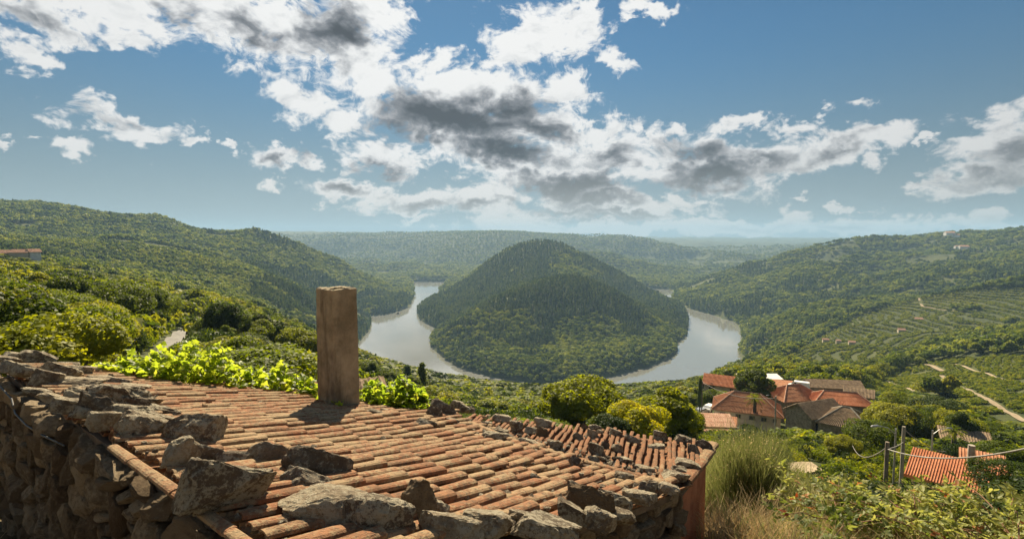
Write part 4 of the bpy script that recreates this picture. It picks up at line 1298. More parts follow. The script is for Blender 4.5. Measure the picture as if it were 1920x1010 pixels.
def build_house(px, py, Y, w, d, wh, rh, rz, wallm, roofm, label, kind='hip', over=.45, wins=(), name='village_house', extra_base=3.0, chim=None, ribn=.30, cat='house', dz=0.0, hipf=None):
    """(px, py, Y): where the middle of the near eave line's wall foot stands; w along local x, d along local y"""
    p = at(px, py, Y)
    o = empty(name, (p.x, p.y, p.z + dz), math.radians(rz))
    tag(o, label, cat)
    v, f = box(0, 0, wh / 2 - extra_base / 2, w, d, wh + extra_base)
    if kind == 'gable':
        n = len(v)
        v += [(-w / 2, 0, wh + rh), (w / 2, 0, wh + rh)]
        v2 = [(-w/2,-d/2,-extra_base),(w/2,-d/2,-extra_base),(w/2,d/2,-extra_base),(-w/2,d/2,-extra_base),(-w/2,-d/2,wh),(w/2,-d/2,wh),(w/2,d/2,wh),(-w/2,d/2,wh),(-w/2,0,wh+rh-.05),(w/2,0,wh+rh-.05)]
        f = [(0,1,5,4),(1,2,6,9,5),(2,3,7,6),(3,0,4,8,7),(4,5,9,8),(6,7,8,9),(3,2,1,0)]
        v = v2
    wl = mesh_obj('wall', v, f, wallm, o)
    W2, D2 = w / 2 + over, d / 2 + over
    e = wh - over * rh / (d / 2) * .6
    if kind == 'hip':
        rl = (hipf if hipf is not None else max(0.0, (w - d) / 2))
        a, b = (-rl, 0, wh + rh), (rl, 0, wh + rh)
        c = [(-W2, -D2, e), (W2, -D2, e), (W2, D2, e), (-W2, D2, e)]
        pit = [(a, b, c[0], c[1]), (b, a, c[2], c[3]), (b, b, c[1], c[2]), (a, a, c[3], c[0])]
    elif kind == 'gable':
        a, b = (-W2, 0, wh + rh), (W2, 0, wh + rh)
        c = [(-W2, -D2, e), (W2, -D2, e), (W2, D2, e), (-W2, D2, e)]
        pit = [(a, b, c[0], c[1]), (b, a, c[2], c[3])]
    else:   # one pitch falling towards local -y
        a, b = (-W2, D2, wh + rh), (W2, D2, wh + rh)
        c = [(-W2, -D2, e), (W2, -D2, e)]
        pit = [(a, b, c[0], c[1])]
    parts = []
    for q in pit:
        top = [Vector(q[0]), Vector(q[1]), Vector(q[3]), Vector(q[2])]
        if (top[0] - top[1]).length < .01:
            top = [top[0], top[2], top[3]]
        dn = Vector((0, 0, -.16))
        n = len(top)
        vv = [tuple(t) for t in top] + [tuple(t + dn) for t in top]
        ff = [tuple(range(n))[::-1], tuple(range(n, 2 * n))] + [(i, (i + 1) % n, (i + 1) % n + n, i + n) for i in range(n)]
        parts.append((vv, ff))
    v, f = join_parts(parts)
    rf = mesh_obj('roof', v, f, roofm, o)
    for q in pit:
        L = (Vector(q[3]) - Vector(q[2])).length
        ribs(q[0], q[1], q[2], q[3], max(3, int(L / ribn)), ribn * .28, roofm, rf)
    if kind == 'hip':
        for k, q in enumerate(((a, c[0]), (a, c[3]), (b, c[1]), (b, c[2]), (a, b))):
            if (Vector(q[0]) - Vector(q[1])).length > .2:
                vv, ff = tube([Vector(q[0]) + Vector((0, 0, .03)), Vector(q[1]) + Vector((0, 0, .05))], [.13, .13], 6)
                mesh_obj('hip_cap', vv, ff, R_PINK if roofm is not R_STONE else M_CONC, rf)
    for (side, pos, z, ww, hh, arch) in wins:
        if side == 'front':
            c0, rot = Vector((pos, -d / 2, z)), 0
        elif side == 'back':
            c0, rot = Vector((pos, d / 2, z)), math.pi
        elif side == 'right':
            c0, rot = Vector((w / 2, pos, z)), math.pi / 2
        else:
            c0, rot = Vector((-w / 2, pos, z)), -math.pi / 2
        Rm = Matrix.Translation(c0) @ Matrix.Rotation(rot, 4, 'Z')
        t_ = .10
        fr = [box(-ww / 2, -.03, 0, t_, .12, hh + t_), box(ww / 2, -.03, 0, t_, .12, hh + t_), box(0, -.03, hh / 2, ww - t_, .12, t_), box(0, -.05, -hh / 2, ww + .2, .2, t_), box(0, -.02, 0, .06, .06, hh - t_)]
        if arch:
            fr.append(tube([(math.cos(g) * ww / 2, -.03, hh / 2 + math.sin(g) * ww / 2) for g in np.linspace(0, math.pi, 9)], [.06] * 9, 5))
        v, f = join_parts(fr)
        wo = mesh_obj('window', [tuple(Rm @ Vector(x)) for x in v], f, M_WOOD, wl)
        if arch:
            v = [(math.cos(g) * ww / 2, -.015, hh / 2 + math.sin(g) * ww / 2) for g in np.linspace(0, math.pi, 9)] + [(-ww / 2, -.015, -hh / 2), (ww / 2, -.015, -hh / 2)]
            f = [tuple(range(11))]
        else:
            v, f = box(0, -.005, 0, ww - t_, .03, hh - t_)
        gl = mesh_obj('pane', [tuple(Rm @ Vector(x)) for x in v], f, M_GLASS, wl)
    if chim:
        cx_, cy_, ch = chim
        v, f = join_parts([box(cx_, cy_, wh + rh * .5 + ch / 2, .8, .8, ch + rh * .6), box(cx_, cy_, wh + rh * .5 + ch + rh * .3 + .06, 1.0, 1.0, .12)])
        mesh_obj('chimney_stack', v, f, W_CREAM, rf)
    return o
build_house(1362, 748, 132, 10.5, 6.0, 4.4, 1.9, -28, W_CREAM, R_NEW, 'cream villa with an arched window and bright terracotta roof beside the cypress', 'gable', wins=[('front', -3.4, 3.2, 1.3, 1.5, True), ('front', 1.5, 3.2, .9, 1.2, False), ('right', -1.2, 3.0, .8, 1.5, False), ('right', .6, 3.0, .8, 1.5, False), ('left', 0, 3.0, .9, 1.3, False)], chim=(2.6, .8, .8))
build_house(1399, 788, 107, 12.5, 7.5, 3.2, 2.9, -24, W_CREAM, R_OLD, 'large cream house with a row of small windows under a hipped brown tile roof', 'hip', over=.5, wins=[('front', -4.6, 2.0, 1.0, .8, False), ('front', -1.6, 2.0, 1.0, .8, False), ('front', 1.0, 2.0, 1.0, .8, False), ('front', 3.2, 2.0, 1.0, .8, False), ('front', 5.2, 2.0, .6, .7, False)])
build_house(1350, 797, 101, 6.0, 2.6, 1.0, .7, -24, W_WHITE, R_OLD, 'low lean-to with a white parapet along the front of the large cream house', 'mono', over=.15, name='lean_to_shed', cat='shed')
build_house(1486, 768, 117, 10.5, 7.0, 3.6, 2.4, 12, W_STONE, R_OLD, 'stone house under a broad hipped tile roof in the middle of the hamlet', 'hip', wins=[('front', -2.5, 2.2, .7, 1.1, False), ('front', -.4, 2.2, .6, 1.1, False), ('front', 3.2, 1.4, 1.1, 1.8, False), ('left', 0, 2.2, .7, .9, False)])
build_house(1432, 752, 121, 3.6, 3.4, 3.4, 1.2, -10, W_CREAM, R_NEW, 'tiny cream gabled annex under the fig tree', 'gable', over=.25, wins=[('front', 0, 2.0, .6, .9, False)], ribn=.4)
build_house(1574, 770, 112, 11.0, 6.0, 2.6, 1.8, -16, W_STONE, R_NEW, 'long stone barn with a bright orange tile roof on the right of the hamlet', 'hip', hipf=3.2)
build_house(1527, 795, 97, 8.5, 5.6, 2.8, 1.9, 20, W_STONE, R_STONE, 'old barn with a brown stone slab roof and rusty canopy', 'gable', wins=[('front', -2.4, 1.0, 1.6, 1.9, False)])
build_house(1585, 806, 93, 8.0, 7.0, 1.9, 2.5, -38, W_STONE, R_STONE, 'half round stone roofed outbuilding nearest the vines', 'hip', hipf=.6)
build_house(1560, 737, 140, 13.5, 5.0, 2.4, 1.5, -8, W_STONE, R_STONE, 'long weathered stone roofed row at the back of the hamlet', 'gable')
build_house(1610, 752, 132, 6.0, 5.5, 2.2, 1.4, -35, W_STONE, R_STONE, 'small dark stone hut at the right back corner of the hamlet', 'gable')
build_house(1332, 806, 80, 6.6, 3.2, 1.3, .9, -6, W_CREAM, R_PINK, 'low bleached pink roof among vines left of the tall lamp pole', 'mono', over=.2, name='lean_to_shed', cat='shed')
build_house(1338, 822, 76, 5.8, 1.4, .7, .5, -3, W_CREAM, R_PINK, 'small strip of pink tiles behind a hedge below the bleached roof', 'mono', over=.1, name='lean_to_shed', cat='shed')
build_house(1796, 944, 27.5, 3.6, 3.6, 1.75, .85, -48, W_CREAM, R_NEW, 'small building with a vivid orange tile roof by the near utility posts', 'gable', over=.3, ribn=.12)
build_house(1840, 908, 29.5, 1.9, 2.4, 1.0, .6, -40, W_STONE, R_OLD, 'dark tiled lean-to behind the vivid orange roof', 'mono', over=.1, name='lean_to_shed', cat='shed', ribn=.16)
build_house(1714, 806, 88, 5.0, 4.0, 1.9, 1.1, -30, W_STONE, R_OLD, 'tiled roof half hidden by trees above the street lamp', 'gable')
build_house(1808, 838, 72, 5.0, 2.4, 1.4, .8, -32, W_CREAM, R_STONE, 'low brown roofed shed with a pale end beside the palm', 'mono', name='lean_to_shed', cat='shed')
build_house(1445, 722, 145, 4.4, 3.0, 2.4, .5, 0, W_WHITE, W_WHITE, 'white canopied terrace behind the fig tree', 'mono', name='terrace_canopy', cat='canopy')
build_house(1470, 733, 138, 5.0, 3.0, 1.8, .8, -20, W_STONE, R_OLD, 'dark red roofed lean-to between the fig tree and the white van', 'mono', name='lean_to_shed', cat='shed')
for px, py, Y, w, lab in ((1846,714,250,3.2,'tiny stone hut with orange roof alone in the sunny vineyard'), (1654,706,340,5.5,'small hut with a pink roof at the left edge of the sunny vineyard'), (1820,580,720,9,'lone orange roofed hut in the middle of the dark terraces'),
                          (1722,602,640,8,'small hut low on the dark terraces'), (1597,645,520,6,'pale hut at the bottom of the dark terraces'), (1548,640,560,6,'red roofed hut left of the pale terrace hut'), (1690,622,600,7,'white walled hut beside the terrace track'), (1572,641,540,4.5,'white walled hut between the pale and red roofed terrace huts')):
    build_house(px, py, Y, w, w * .7, w * .4, w * .22, -20, W_CREAM if 'white' in lab or 'pale' in lab else W_STONE, R_PINK, lab, 'gable', over=w * .05, name='vineyard_hut', ribn=w * .12, cat='hut')
for px, py, Y, w, lab in ((8,482,300,14,'long pink roofed farmhouse at the left edge above the wood'), (42,481,298,10,'second pink roof joined to the farmhouse on the left hill'), (63,480,300,5,'white gabled end house right of the pink roofed farm')):
    build_house(px, py, Y, w, 6, 2.6, 1.6, 5 if w > 6 else 60, W_WHITE if w < 6 else W_CREAM, R_PINK, lab, 'gable', ribn=.6, name='farmhouse')
for px, py, Y, w, lab in ((1780,440,1640,26,'pink farmhouse on the crest of the right hill'), (1792,443,1630,18,'smaller house just right of the pink one on the right crest'), (1806,466,1450,24,'pink roofed house below the crest of the right hill'), (1818,470,1440,16,'pale house right of the pink roofed one below the crest'), (1795,464,1460,14,'white cottage left of the pink roofed one below the crest'),
                          (1178,493,2650,30,'white house in the hamlet on the far slope behind the peninsula'), (1166,490,2680,22,'small pale house left in the far slope hamlet'), (1195,502,2600,26,'pale house lowest in the far slope hamlet')):
    build_house(px, py, Y, w, w * .6, w * .25, w * .15, -10, W_WHITE, R_PINK, lab, 'gable', ribn=2, name='farmhouse')

# ------------------------------------------------------------------ utility poles, lamps and wires
def pole(px, py, Y, h, r, mat, label, name='utility_pole', lamp=None, crossbar=False, taper=.75):
    x, y = at(px, py, Y).x, Y
    zt = at(px, py, Y).z            # pixel given is the TOP of the pole
    o = empty(name, (x, y, zt - h))
    tag(o, label, 'street lamp' if lamp else 'pole')
    v, f = tube([(0, 0, -1.2), (0, 0, h)], [r, r * taper], 8)
    mesh_obj('post', v, f, mat, o, smooth=False)
    if crossbar:
        v, f = join_parts([box(0, 0, h - .35, .9, .07, .07)] + [box(q, 0, h - .26, .07, .07, .14) for q in (-.38, 0, .38)])
        mesh_obj('insulator_bar', v, f, M_METAL, o)
    if lamp:
        L = lamp
        v, f = tube([(0, 0, h - .3), (L * .5, 0, h + .05), (L, 0, h + .12)], [.022, .018, .018], 6)
        a = mesh_obj('arm', v, f, M_METAL, o)
        s = 1 if L > 0 else -1
        v, f = join_parts([tube([(L, 0, h + .12), (L + s * .12, 0, h + .14), (L + s * .33, 0, h + .12), (L + s * .42, 0, h + .09)], [.03, .06, .055, .02], 8)])
        mesh_obj('lamp_head', v, f, M_METAL, o)
    return Vector((x, y, zt))
t1 = pole(1664, 828, 17.5, 2.6, .07, M_WOOD, 'short weathered wooden post standing in the bushes below the hamlet', taper=.9)
t2 = pole(1695, 799, 21.5, 3.2, .085, M_CONC, 'pale concrete pole behind the wooden post carrying the wires', crossbar=False)
t3 = pole(1455, 742, 78, 7.0, .13, M_CONC, 'tall pale lamp pole in front of the large cream house', lamp=-1.1, name='street_lamp')
t4 = pole(1317, 714, 104, 8.2, .14, M_WOOD, 'thin pole beside the cypress next to the villa')
t5 = pole(1749, 806, 33, 3.4, .06, M_METAL, 'slim metal street lamp with arm to the right among the bushes', lamp=.9, name='street_lamp')
t6 = pole(1680, 803, 24, 3.0, .05, M_METAL, 'slim street lamp with arm to the left above the dark bushes', lamp=-.8, name='street_lamp')
t7 = pole(1590, 795, 60, 6.0, .09, M_WOOD, 'thin dark pole in front of the half round stone roof')
def wire(a, b, sag, r, label):
    a, b = Vector(a), Vector(b)
    pts = [a.lerp(b, k / 16) - Vector((0, 0, sag * 4 * (k / 16) * (1 - k / 16))) for k in range(17)]
    v, f = tube(pts, [r] * 17, 5)
    tag(mesh_obj('overhead_wire', v, f, simple_mat('wire_sheath', (.20, .19, .17), (.32, .30, .27), 3), smooth=True), label, 'wire')
wire(t1 - Vector((0, 0, .25)), at(1990, 824, 9.5), .35, .020, 'thick pale wire running from the wooden post off the right edge')
wire(t1 - Vector((0, 0, .25)), t2 - Vector((0, 0, .7)), .05, .016, 'short wire between the wooden post and the concrete pole')
wire(t2 - Vector((0, 0, .1)), at(1773, 846, 26), .25, .020, 'wire sloping from the concrete pole to the vivid orange roof')
wire(t1 - Vector((0, 0, .2)), t7 - Vector((0, 0, .3)), 1.6, .022, 'long sagging wire from the wooden post to the thin dark pole')
wire(t3 - Vector((0, 0, .3)), t4 - Vector((0, 0, .2)), 1.2, .035, 'wire between the tall lamp pole and the pole by the cypress')
wire(t3 - Vector((0, 0, .3)), at(1515, 780, 100), .6, .035, 'wire from the tall lamp pole down to the old barn')
wire(t4 - Vector((0, 0, .2)), at(1345, 752, 104), .1, .06, 'stay wire leaning from the pole by the cypress to the hipped roof')
pole(1822, 834, 27.0, 1.4, .17, M_CONC, 'short pale square-topped chimney post behind the vivid orange roof', name='chimney_post', taper=.95)

# ------------------------------------------------------------------ vehicles and boats
def vehicle(px, py, Y, rz, label, body, van=False):
    p = at(px, py, Y)
    o = empty('parked_van' if van else 'parked_car', p, math.radians(rz)); tag(o, label, 'van' if van else 'car', 'vehicles parked in the hamlet')
    L, Wd = (5.2, 2.0) if van else (4.2, 1.75)
    prof = ([(-2.6, .35), (-2.6, 1.2), (-2.5, 2.3), (-2.2, 2.4), (1.0, 2.4), (1.7, 1.5), (2.45, 1.2), (2.6, .9), (2.6, .35)] if van else
            [(-2.1, .35), (-2.1, .85), (-1.9, .98), (-1.55, 1.42), (.35, 1.45), (1.05, .98), (1.9, .85), (2.1, .6), (2.1, .35)])
    V, n = [], len(prof)
    for s in (-1, 1):
        V += [(x, s * (Wd / 2 - (.14 if z > 1.1 else 0)), z) for x, z in prof]
    Fc = [tuple(range(n)), tuple(range(2 * n - 1, n - 1, -1))] + [(i, i + n, (i + 1) % n + n, (i + 1) % n) for i in range(n)]
    b = mesh_obj('body', V, Fc, body, o)
    for s in (-1, 1):
        if van:
            g = [(.55, 1.45), (1.55, 1.5), (1.0, 2.15), (.55, 2.2)]
        else:
            g = [(-1.4, .98), (.85, 1.0), (.28, 1.38), (-1.35, 1.36)]
        yy = s * (Wd / 2 - .05)
        mesh_obj('window', [(x, yy * (1 if z < 1.2 else .93), z) for x, z in g] + [(x, yy * (1 if z < 1.2 else .93) + s * .02, z) for x, z in g], [(3, 2, 1, 0), (4, 5, 6, 7), (0, 1, 5, 4), (1, 2, 6, 5), (2, 3, 7, 6), (3, 0, 4, 7)], M_GLASS, o)
        for x in (-L * .31, L * .31):
            v, f = tube([(x, s * (Wd / 2 - .2), .33), (x, s * (Wd / 2 + .02), .33)], [.33, .33], 12)
            mesh_obj('wheel', v, f, simple_mat('tyre', (.015, .015, .015), (.03, .03, .03)), o)
    wsx = (1.03, 1.66, 2.36, 1.53) if van else (.40, 1.02, 1.42, 1.01)
    mesh_obj('windscreen', [(wsx[0] + .03, -.7, wsx[2] + .02), (wsx[0] + .03, .7, wsx[2] + .02), (wsx[1] + .03, .78, wsx[3] + .02), (wsx[1] + .03, -.78, wsx[3] + .02)], [(0, 1, 2, 3)], M_GLASS, o)
M_CARW = simple_mat('white_car_paint', (.70, .70, .68), (.78, .78, .76), 1, rough=.3, bumps=0, spec=.5)
M_CARS = simple_mat('silver_car_paint', (.40, .41, .42), (.48, .49, .50), 1, rough=.3, bumps=0, spec=.5, metallic=.4)
vehicle(1497, 731, 134, 150, 'white van parked between the tile roofs at the back of the hamlet', M_CARW, True)
vehicle(1333, 769, 112, 40, 'white car parked nearest the large cream house', M_CARW)
vehicle(1316, 776, 110, 35, 'silver car parked in the middle of the row beside the cypress pole', M_CARS)
vehicle(1298, 785, 106, 30, 'pale grey car at the lower left end of the parked row', M_CARS)
def boat(px, py, Lb, label, rz):
    d = pdir(px, py); p = d * (RIVER_Z / d.z)
    o = empty('boat', p, math.radians(rz)); tag(o, label, 'boat')
    V = [(-Lb / 2, -Lb * .14, 0), (Lb * .2, -Lb * .15, 0), (Lb / 2, 0, 0), (Lb * .2, Lb * .15, 0), (-Lb / 2, Lb * .14, 0)]
    n = 5
    V = [(x * .9, y * .8, -.2) for x, y, z in V] + [(x, y, Lb * .12) for x, y, z in V]
    Fc = [tuple(range(n))[::-1], tuple(range(n, 2 * n))] + [(i, (i + 1) % n, (i + 1) % n + n, i + n) for i in range(n)]
    mesh_obj('hull', V, Fc, W_WHITE if 'white' in label else M_WOOD, o)
    v, f = join_parts([box(-Lb * .12, 0, Lb * .2, Lb * .4, Lb * .2, Lb * .16), box(-Lb * .12, 0, Lb * .29, Lb * .46, Lb * .24, Lb * .02)])
    mesh_obj('cabin', v, f, W_WHITE if 'white' in label else M_BARK, o)
boat(747, 588, 13, 'dark tour boat in the middle of the far left reach', 60)
boat(902, 713, 7, 'small white motorboat near the tip of the peninsula', 20)
boat(910, 718, 6, 'smaller white boat following beside the first near the tip', 30)

# little tiled lean-to behind the vine
build_house(692, 768, 10.6, .6, .9, .25, .28, 25, W_STONE, R_STONE, 'small tiled lean-to roof peeping out behind the chimney', 'mono', over=.12, name='lean_to_shed', cat='shed', ribn=.17)
# ------------------------------------------------------------------ vineyards, undergrowth
def scatter_points(name, P, sizes, codes, sources, label, cat, turn=None):
    me = bpy.data.meshes.new(name); n = len(P)
    me.vertices.add(n); me.vertices.foreach_set('co', P.astype(np.float32).ravel())
    rng = np.random.default_rng(n)
    tr = rng.uniform(0, 6.28, n) if turn is None else turn
    for nm, ty, arr in (('code', 'INT', codes.astype(np.int32)), ('size', 'FLOAT_VECTOR', sizes.astype(np.float32).ravel()), ('turn', 'FLOAT', tr.astype(np.float32))):
        a = me.attributes.new(nm, ty, 'POINT'); a.data.foreach_set('vector' if ty == 'FLOAT_VECTOR' else 'value', arr)
    ob = bpy.data.objects.new(name, me); COL.objects.link(ob); ob['kind'] = 'stuff'
    scatter_nodes(ob, list(enumerate(sources)))
    tag(ob, label, cat)
    return ob
def shrub_mesh(rng, n, size, R=1.0, H=1.3, lobes=9, mat=None, aspect=.6):
    P, Nn = crown_points(rng, n, R * .8, H, 0.0, lobes, .5, .85)
    P = P[P[:, 2] > -.1]; Nn = Nn[:len(P)]
    return cards(P, Nn, size, rng, aspect)
def single(name, mesh, px, py, Y, s, label, cat, sz=None, z=None):
    o = bpy.data.objects.new(name, mesh); COL.objects.link(o)
    p = at(px, py, Y)
    x, y = p.x, p.y
    o.location = (x, y, float(height([x], [y])[0]) - .05 if z is None else z); o.scale = (s, s, sz or s)
    tag(o, label, cat)
    return o
rngp = np.random.default_rng(77)
def data_of(vf, mats, nm):
    o = mesh_obj(nm, vf[0], vf[1], mats, link=False); d = o.data; bpy.data.objects.remove(o); return d
SH = [data_of(shrub_mesh(rngp, 900, .085), M_LEAF, 'shrub'), data_of(shrub_mesh(rngp, 900, .075, 1.1, 1.0), M_LEAF_Y, 'shrub'), data_of(shrub_mesh(rngp, 900, .08, .9, 1.5), M_DARKLEAF, 'shrub'),
      data_of(shrub_mesh(rngp, 120, .26), M_LEAF, 'shrub'), data_of(shrub_mesh(rngp, 120, .26), M_LEAF_Y, 'shrub'), data_of(shrub_mesh(rngp, 120, .26), M_DARKLEAF, 'shrub')]
src = [single('shrub', SH[0], 1420, 905, 24, 1.1, 'rounded green shrub beside the bare earth patch', 'shrub'),
       single('shrub', SH[1], 1560, 860, 34, 1.0, 'yellow green shrub above the bare earth patch', 'shrub'),
       single('shrub', SH[2], 1600, 915, 21, 1.1, 'dark shrub left of the short wooden post', 'shrub'),
       single('shrub', SH[3], 1440, 700, 180, 1.6, 'small green bush behind the villa chimney', 'shrub'),
       single('shrub', SH[4], 1690, 705, 300, 1.3, 'yellow green vine clump at the top of the sunny vineyard', 'shrub'),
       single('shrub', SH[5], 1520, 690, 300, 2.0, 'dark bush in the tree belt above the hamlet', 'shrub')]
def undergrowth():
    rng = np.random.default_rng(8)
    rows = []
    r = 9.0
    while r < 420:
        s = max(.85, r * .017)
        n = int(2 * .9 * r / s); th = rng.uniform(-.9, .9, n); rr = r + rng.uniform(-.5, .5, n) * s
        rows.append(np.stack([rr * np.sin(th), rr * np.cos(th), np.full(n, s)], 1)); r += s
    P = np.concatenate(rows); x, y, s = P.T
    z = height(x, y); px, py = to_px(x, y, z); d = np.hypot(x, y)
    keep = (px > -120) & (px < 2050)
    keep &= ~((x > -8) & (x < 3.4) & (y < 10.5))
    keep &= ~((px > 1280) & (d < 13.5))
    keep &= ~(in_poly(px, py, VINEYARD) & (d > 170))
    keep &= ~(in_poly(px, py, VILLAGE) & (d > 84) & (d < 190) & (fbm(x / 8, y / 8, 2, 5) > -.12))
    keep &= ~((px > 1440) & (px < 1560) & (py > 868) & (py < 905)); keep &= ~((px > 1580) & (px < 1710) & (py > 905) & (py < 945))
    keep &= ~((px > 1700) & (px < 1860) & (py > 880) & (d > 23.5) & (d < 36))
    for i in range(5):
        e = LANE[i + 1] - LANE[i]; t = np.clip(((x - LANE[i][0]) * e[0] + (y - LANE[i][1]) * e[1]) / (e @ e), 0, 1)
        keep &= ~(np.hypot(x - LANE[i][0] - t * e[0], y - LANE[i][1] - t * e[1]) < 1.9)
    vine = (px > 1290) & (px < 1760) & (d > 28) & (d < 110)
    row = np.modf((x * .8 + y * .6) / 2.3 + 100)[0]
    keep &= ~(vine & (row > .62))
    x, y, z, s, px, py, d, vine = (a[keep] for a in (x, y, z, s, px, py, d, vine))
    n = len(x)
    hgt = np.where(px > 1280, rng.uniform(.5, 1.25, n), rng.uniform(.6, 2.0, n)) * np.clip(d / 45, .55, 1.5)
    hgt = np.where(vine, rng.uniform(.8, 1.25, n), hgt)
    wid = np.maximum(s * .95, hgt * .6) * rng.uniform(.8, 1.3, n)
    patch = fbm(x / 9, y / 9, 3, 31)
    col = np.where(vine, np.where(rng.random(n) < .72, 1, 0), np.where(patch > .18, 1, np.where(patch < -.12, 2, 0)))
    col = np.where((rng.random(n) < .2), rng.integers(0, 3, n), col)
    code = col + np.where(d > 75, 3, 0)
    # keep low where the roof's skyline would be crossed
    lim = np.interp(px, CURVE_NEAR[:, 0], CURVE_NEAR[:, 1])
    hm = (py - lim) / F * (y * math.cos(PITCH) - z * math.sin(PITCH))
    hgt = np.where((px < 1290) & (d < 110), np.minimum(hgt, np.maximum(hm, .4)), hgt)
    scatter_points('undergrowth', np.stack([x, y, z - .05], 1), np.stack([wid, wid, hgt / 1.3 * 1.15], 1), code, src, 'dense low scrub and garden vines covering the slopes round the houses', 'scrub')
    print('undergrowth', n)
undergrowth()
def vineyards():
    rng = np.random.default_rng(18)
    # sunny vineyard: straight rows
    n = 240000
    x = rng.uniform(100, 560, n); y = rng.uniform(150, 430, n)
    z = height(x, y); px, py = to_px(x, y, z)
    k = in_poly(px, py, VINEYARD) & (np.modf((z + 1.2 * vnoise(x / 40, y / 40, 3)) / 1.15 + 200)[0] < .58) & (fbm(x / 12, y / 12, 2, 6) > -.33)
    P1 = np.stack([x, y, z], 1)[k]
    s1 = np.full(len(P1), .85)
    # dark terraces: rows that follow the contour
    n = 520000
    x = rng.uniform(180, 1250, n); y = rng.uniform(380, 980, n)
    z = height(x, y); px, py = to_px(x, y, z)
    zz_ = z + 2.0 * vnoise(x / 70, y / 70, 5)
    k = in_poly(px, py, TERRACES) & ((np.modf(zz_ / 2.6 + 300)[0] < .46) | (rng.random(n) < .015)) & (px < 2260)
    P2 = np.stack([x, y, z], 1)[k]
    s2 = np.full(len(P2), 1.15)
    def clear(P):
        ok = np.ones(len(P), bool)
        for w, q in PATHS:
            for a, b in zip(q, q[1:]):
                e = b - a; t = np.clip(((P[:, 0] - a[0]) * e[0] + (P[:, 1] - a[1]) * e[1]) / (e @ e), 0, 1)
                ok &= np.hypot(P[:, 0] - a[0] - t * e[0], P[:, 1] - a[1] - t * e[1]) > w * .5 + .9
        return ok
    c1, c2 = clear(P1), clear(P2)
    P1, s1, P2, s2 = P1[c1], s1[c1], P2[c2], s2[c2]
    P = np.concatenate([P1, P2]); s = np.concatenate([s1, s2])[:, None] * rng.uniform(.75, 1.25, (len(P), 1))
    print('vines', len(P1), len(P2))
    code = np.where(np.arange(len(P)) < len(P1), np.where(rng.random(len(P)) < .6, 1, 0), np.where(rng.random(len(P)) < .35, 1, np.where(rng.random(len(P)) < .4, 2, 0)))
    scatter_points('vineyard_rows', P, np.concatenate([s, s, s * 1.0], 1), code, src[3:], 'rows of grape vines on the sunny field and on the terraces of the right hill', 'vineyard')
vineyards()

# ------------------------------------------------------------------ single trees that stand out
def tree_px(px, pbase, ptop, Y, key, label, width=1.0, mat=None, name=None, cat='tree', lod=0):
    b = at(px, pbase, Y); h = (pbase - ptop) / F * (Y * math.cos(PITCH) - b.z * math.sin(PITCH))
    zg = float(height([b.x], [b.y])[0])
    extra = max(0, b.z - zg)
    return place_tree(b.x, b.y, b.z - extra, h + extra, key, label, None, lod, cat, width, name, rz=1.3 * px % 6.28, mat=mat)
tree_px(1092, 822, 682, 46, ('round', 0), 'big rounded walnut tree rising above the far edge of the orange roof', 1.35, M_WALNUT, 'walnut_tree')
tree_px(1195, 822, 738, 36, ('round', 1), 'yellowing fruit tree right of the big walnut tree', 1.25, M_WALNUT, 'fruit_tree')
tree_px(1245, 826, 716, 42, ('tall', 0), 'tall yellow green tree just above the right end of the orange roof', 1.5, M_WALNUT, 'fruit_tree')
tree_px(1150, 826, 768, 34, ('round', 2), 'dark bushy tree between the walnut and the yellowing fruit tree', 1.1, M_DARKLEAF, 'fruit_tree')
tree_px(1281, 818, 752, 48, ('round', 0), 'small yellow green tree left of the parked cars', 1.0, M_WALNUT, 'fruit_tree')
tree_px(1410, 768, 683, 115, ('tall', 1), 'large fig tree with pale leaves standing among the tile roofs', 1.15, M_LEAF, 'fig_tree')
tree_px(1345, 765, 722, 116, ('round', 1), 'grey green olive tree in front of the villa', 1.2, M_LEAF, 'olive_tree')
tree_px(1408, 868, 795, 50, ('round', 2), 'dark round bush at the foot of the tall lamp pole', 1.3, M_DARKLEAF, 'round_bush', 'bush')
tree_px(1635, 850, 780, 52, ('wide', 1), 'spreading dark green tree behind the concrete pole', 1.3, M_LEAF, 'broadleaf_tree')
tree_px(1580, 870, 805, 46, ('round', 0), 'green tree right of the half round stone roof', 1.1, M_LEAF, 'broadleaf_tree')
tree_px(1700, 838, 752, 80, ('wide', 0), 'dark green walnut at the right of the hamlet', 1.25, M_LEAF, 'walnut_tree')
tree_px(1760, 815, 735, 105, ('wide', 1), 'broad dark tree below the sunny vineyard', 1.3, M_DARKLEAF, 'broadleaf_tree')
tree_px(1680, 790, 728, 120, ('round', 2), 'yellow green tree between the hamlet and the sunny vineyard', 1.2, M_LEAF_Y, 'broadleaf_tree')
tree_px(1890, 880, 822, 38, ('round', 1), 'green tree at the right edge behind the wire', 1.5, M_LEAF, 'broadleaf_tree')
tree_px(1893, 905, 855, 24, ('wide', 0), 'leafy green bush right of the vivid orange roof', 1.4, M_LEAF, 'broadleaf_tree')
tree_px(792, 770, 684, 120, ('pine', 0), 'lone dark pine pointing up against the left arm of the river', 1.0)
tree_px(766, 745, 680, 150, ('pine', 1), 'smaller pine left of the lone dark pine', 1.0)
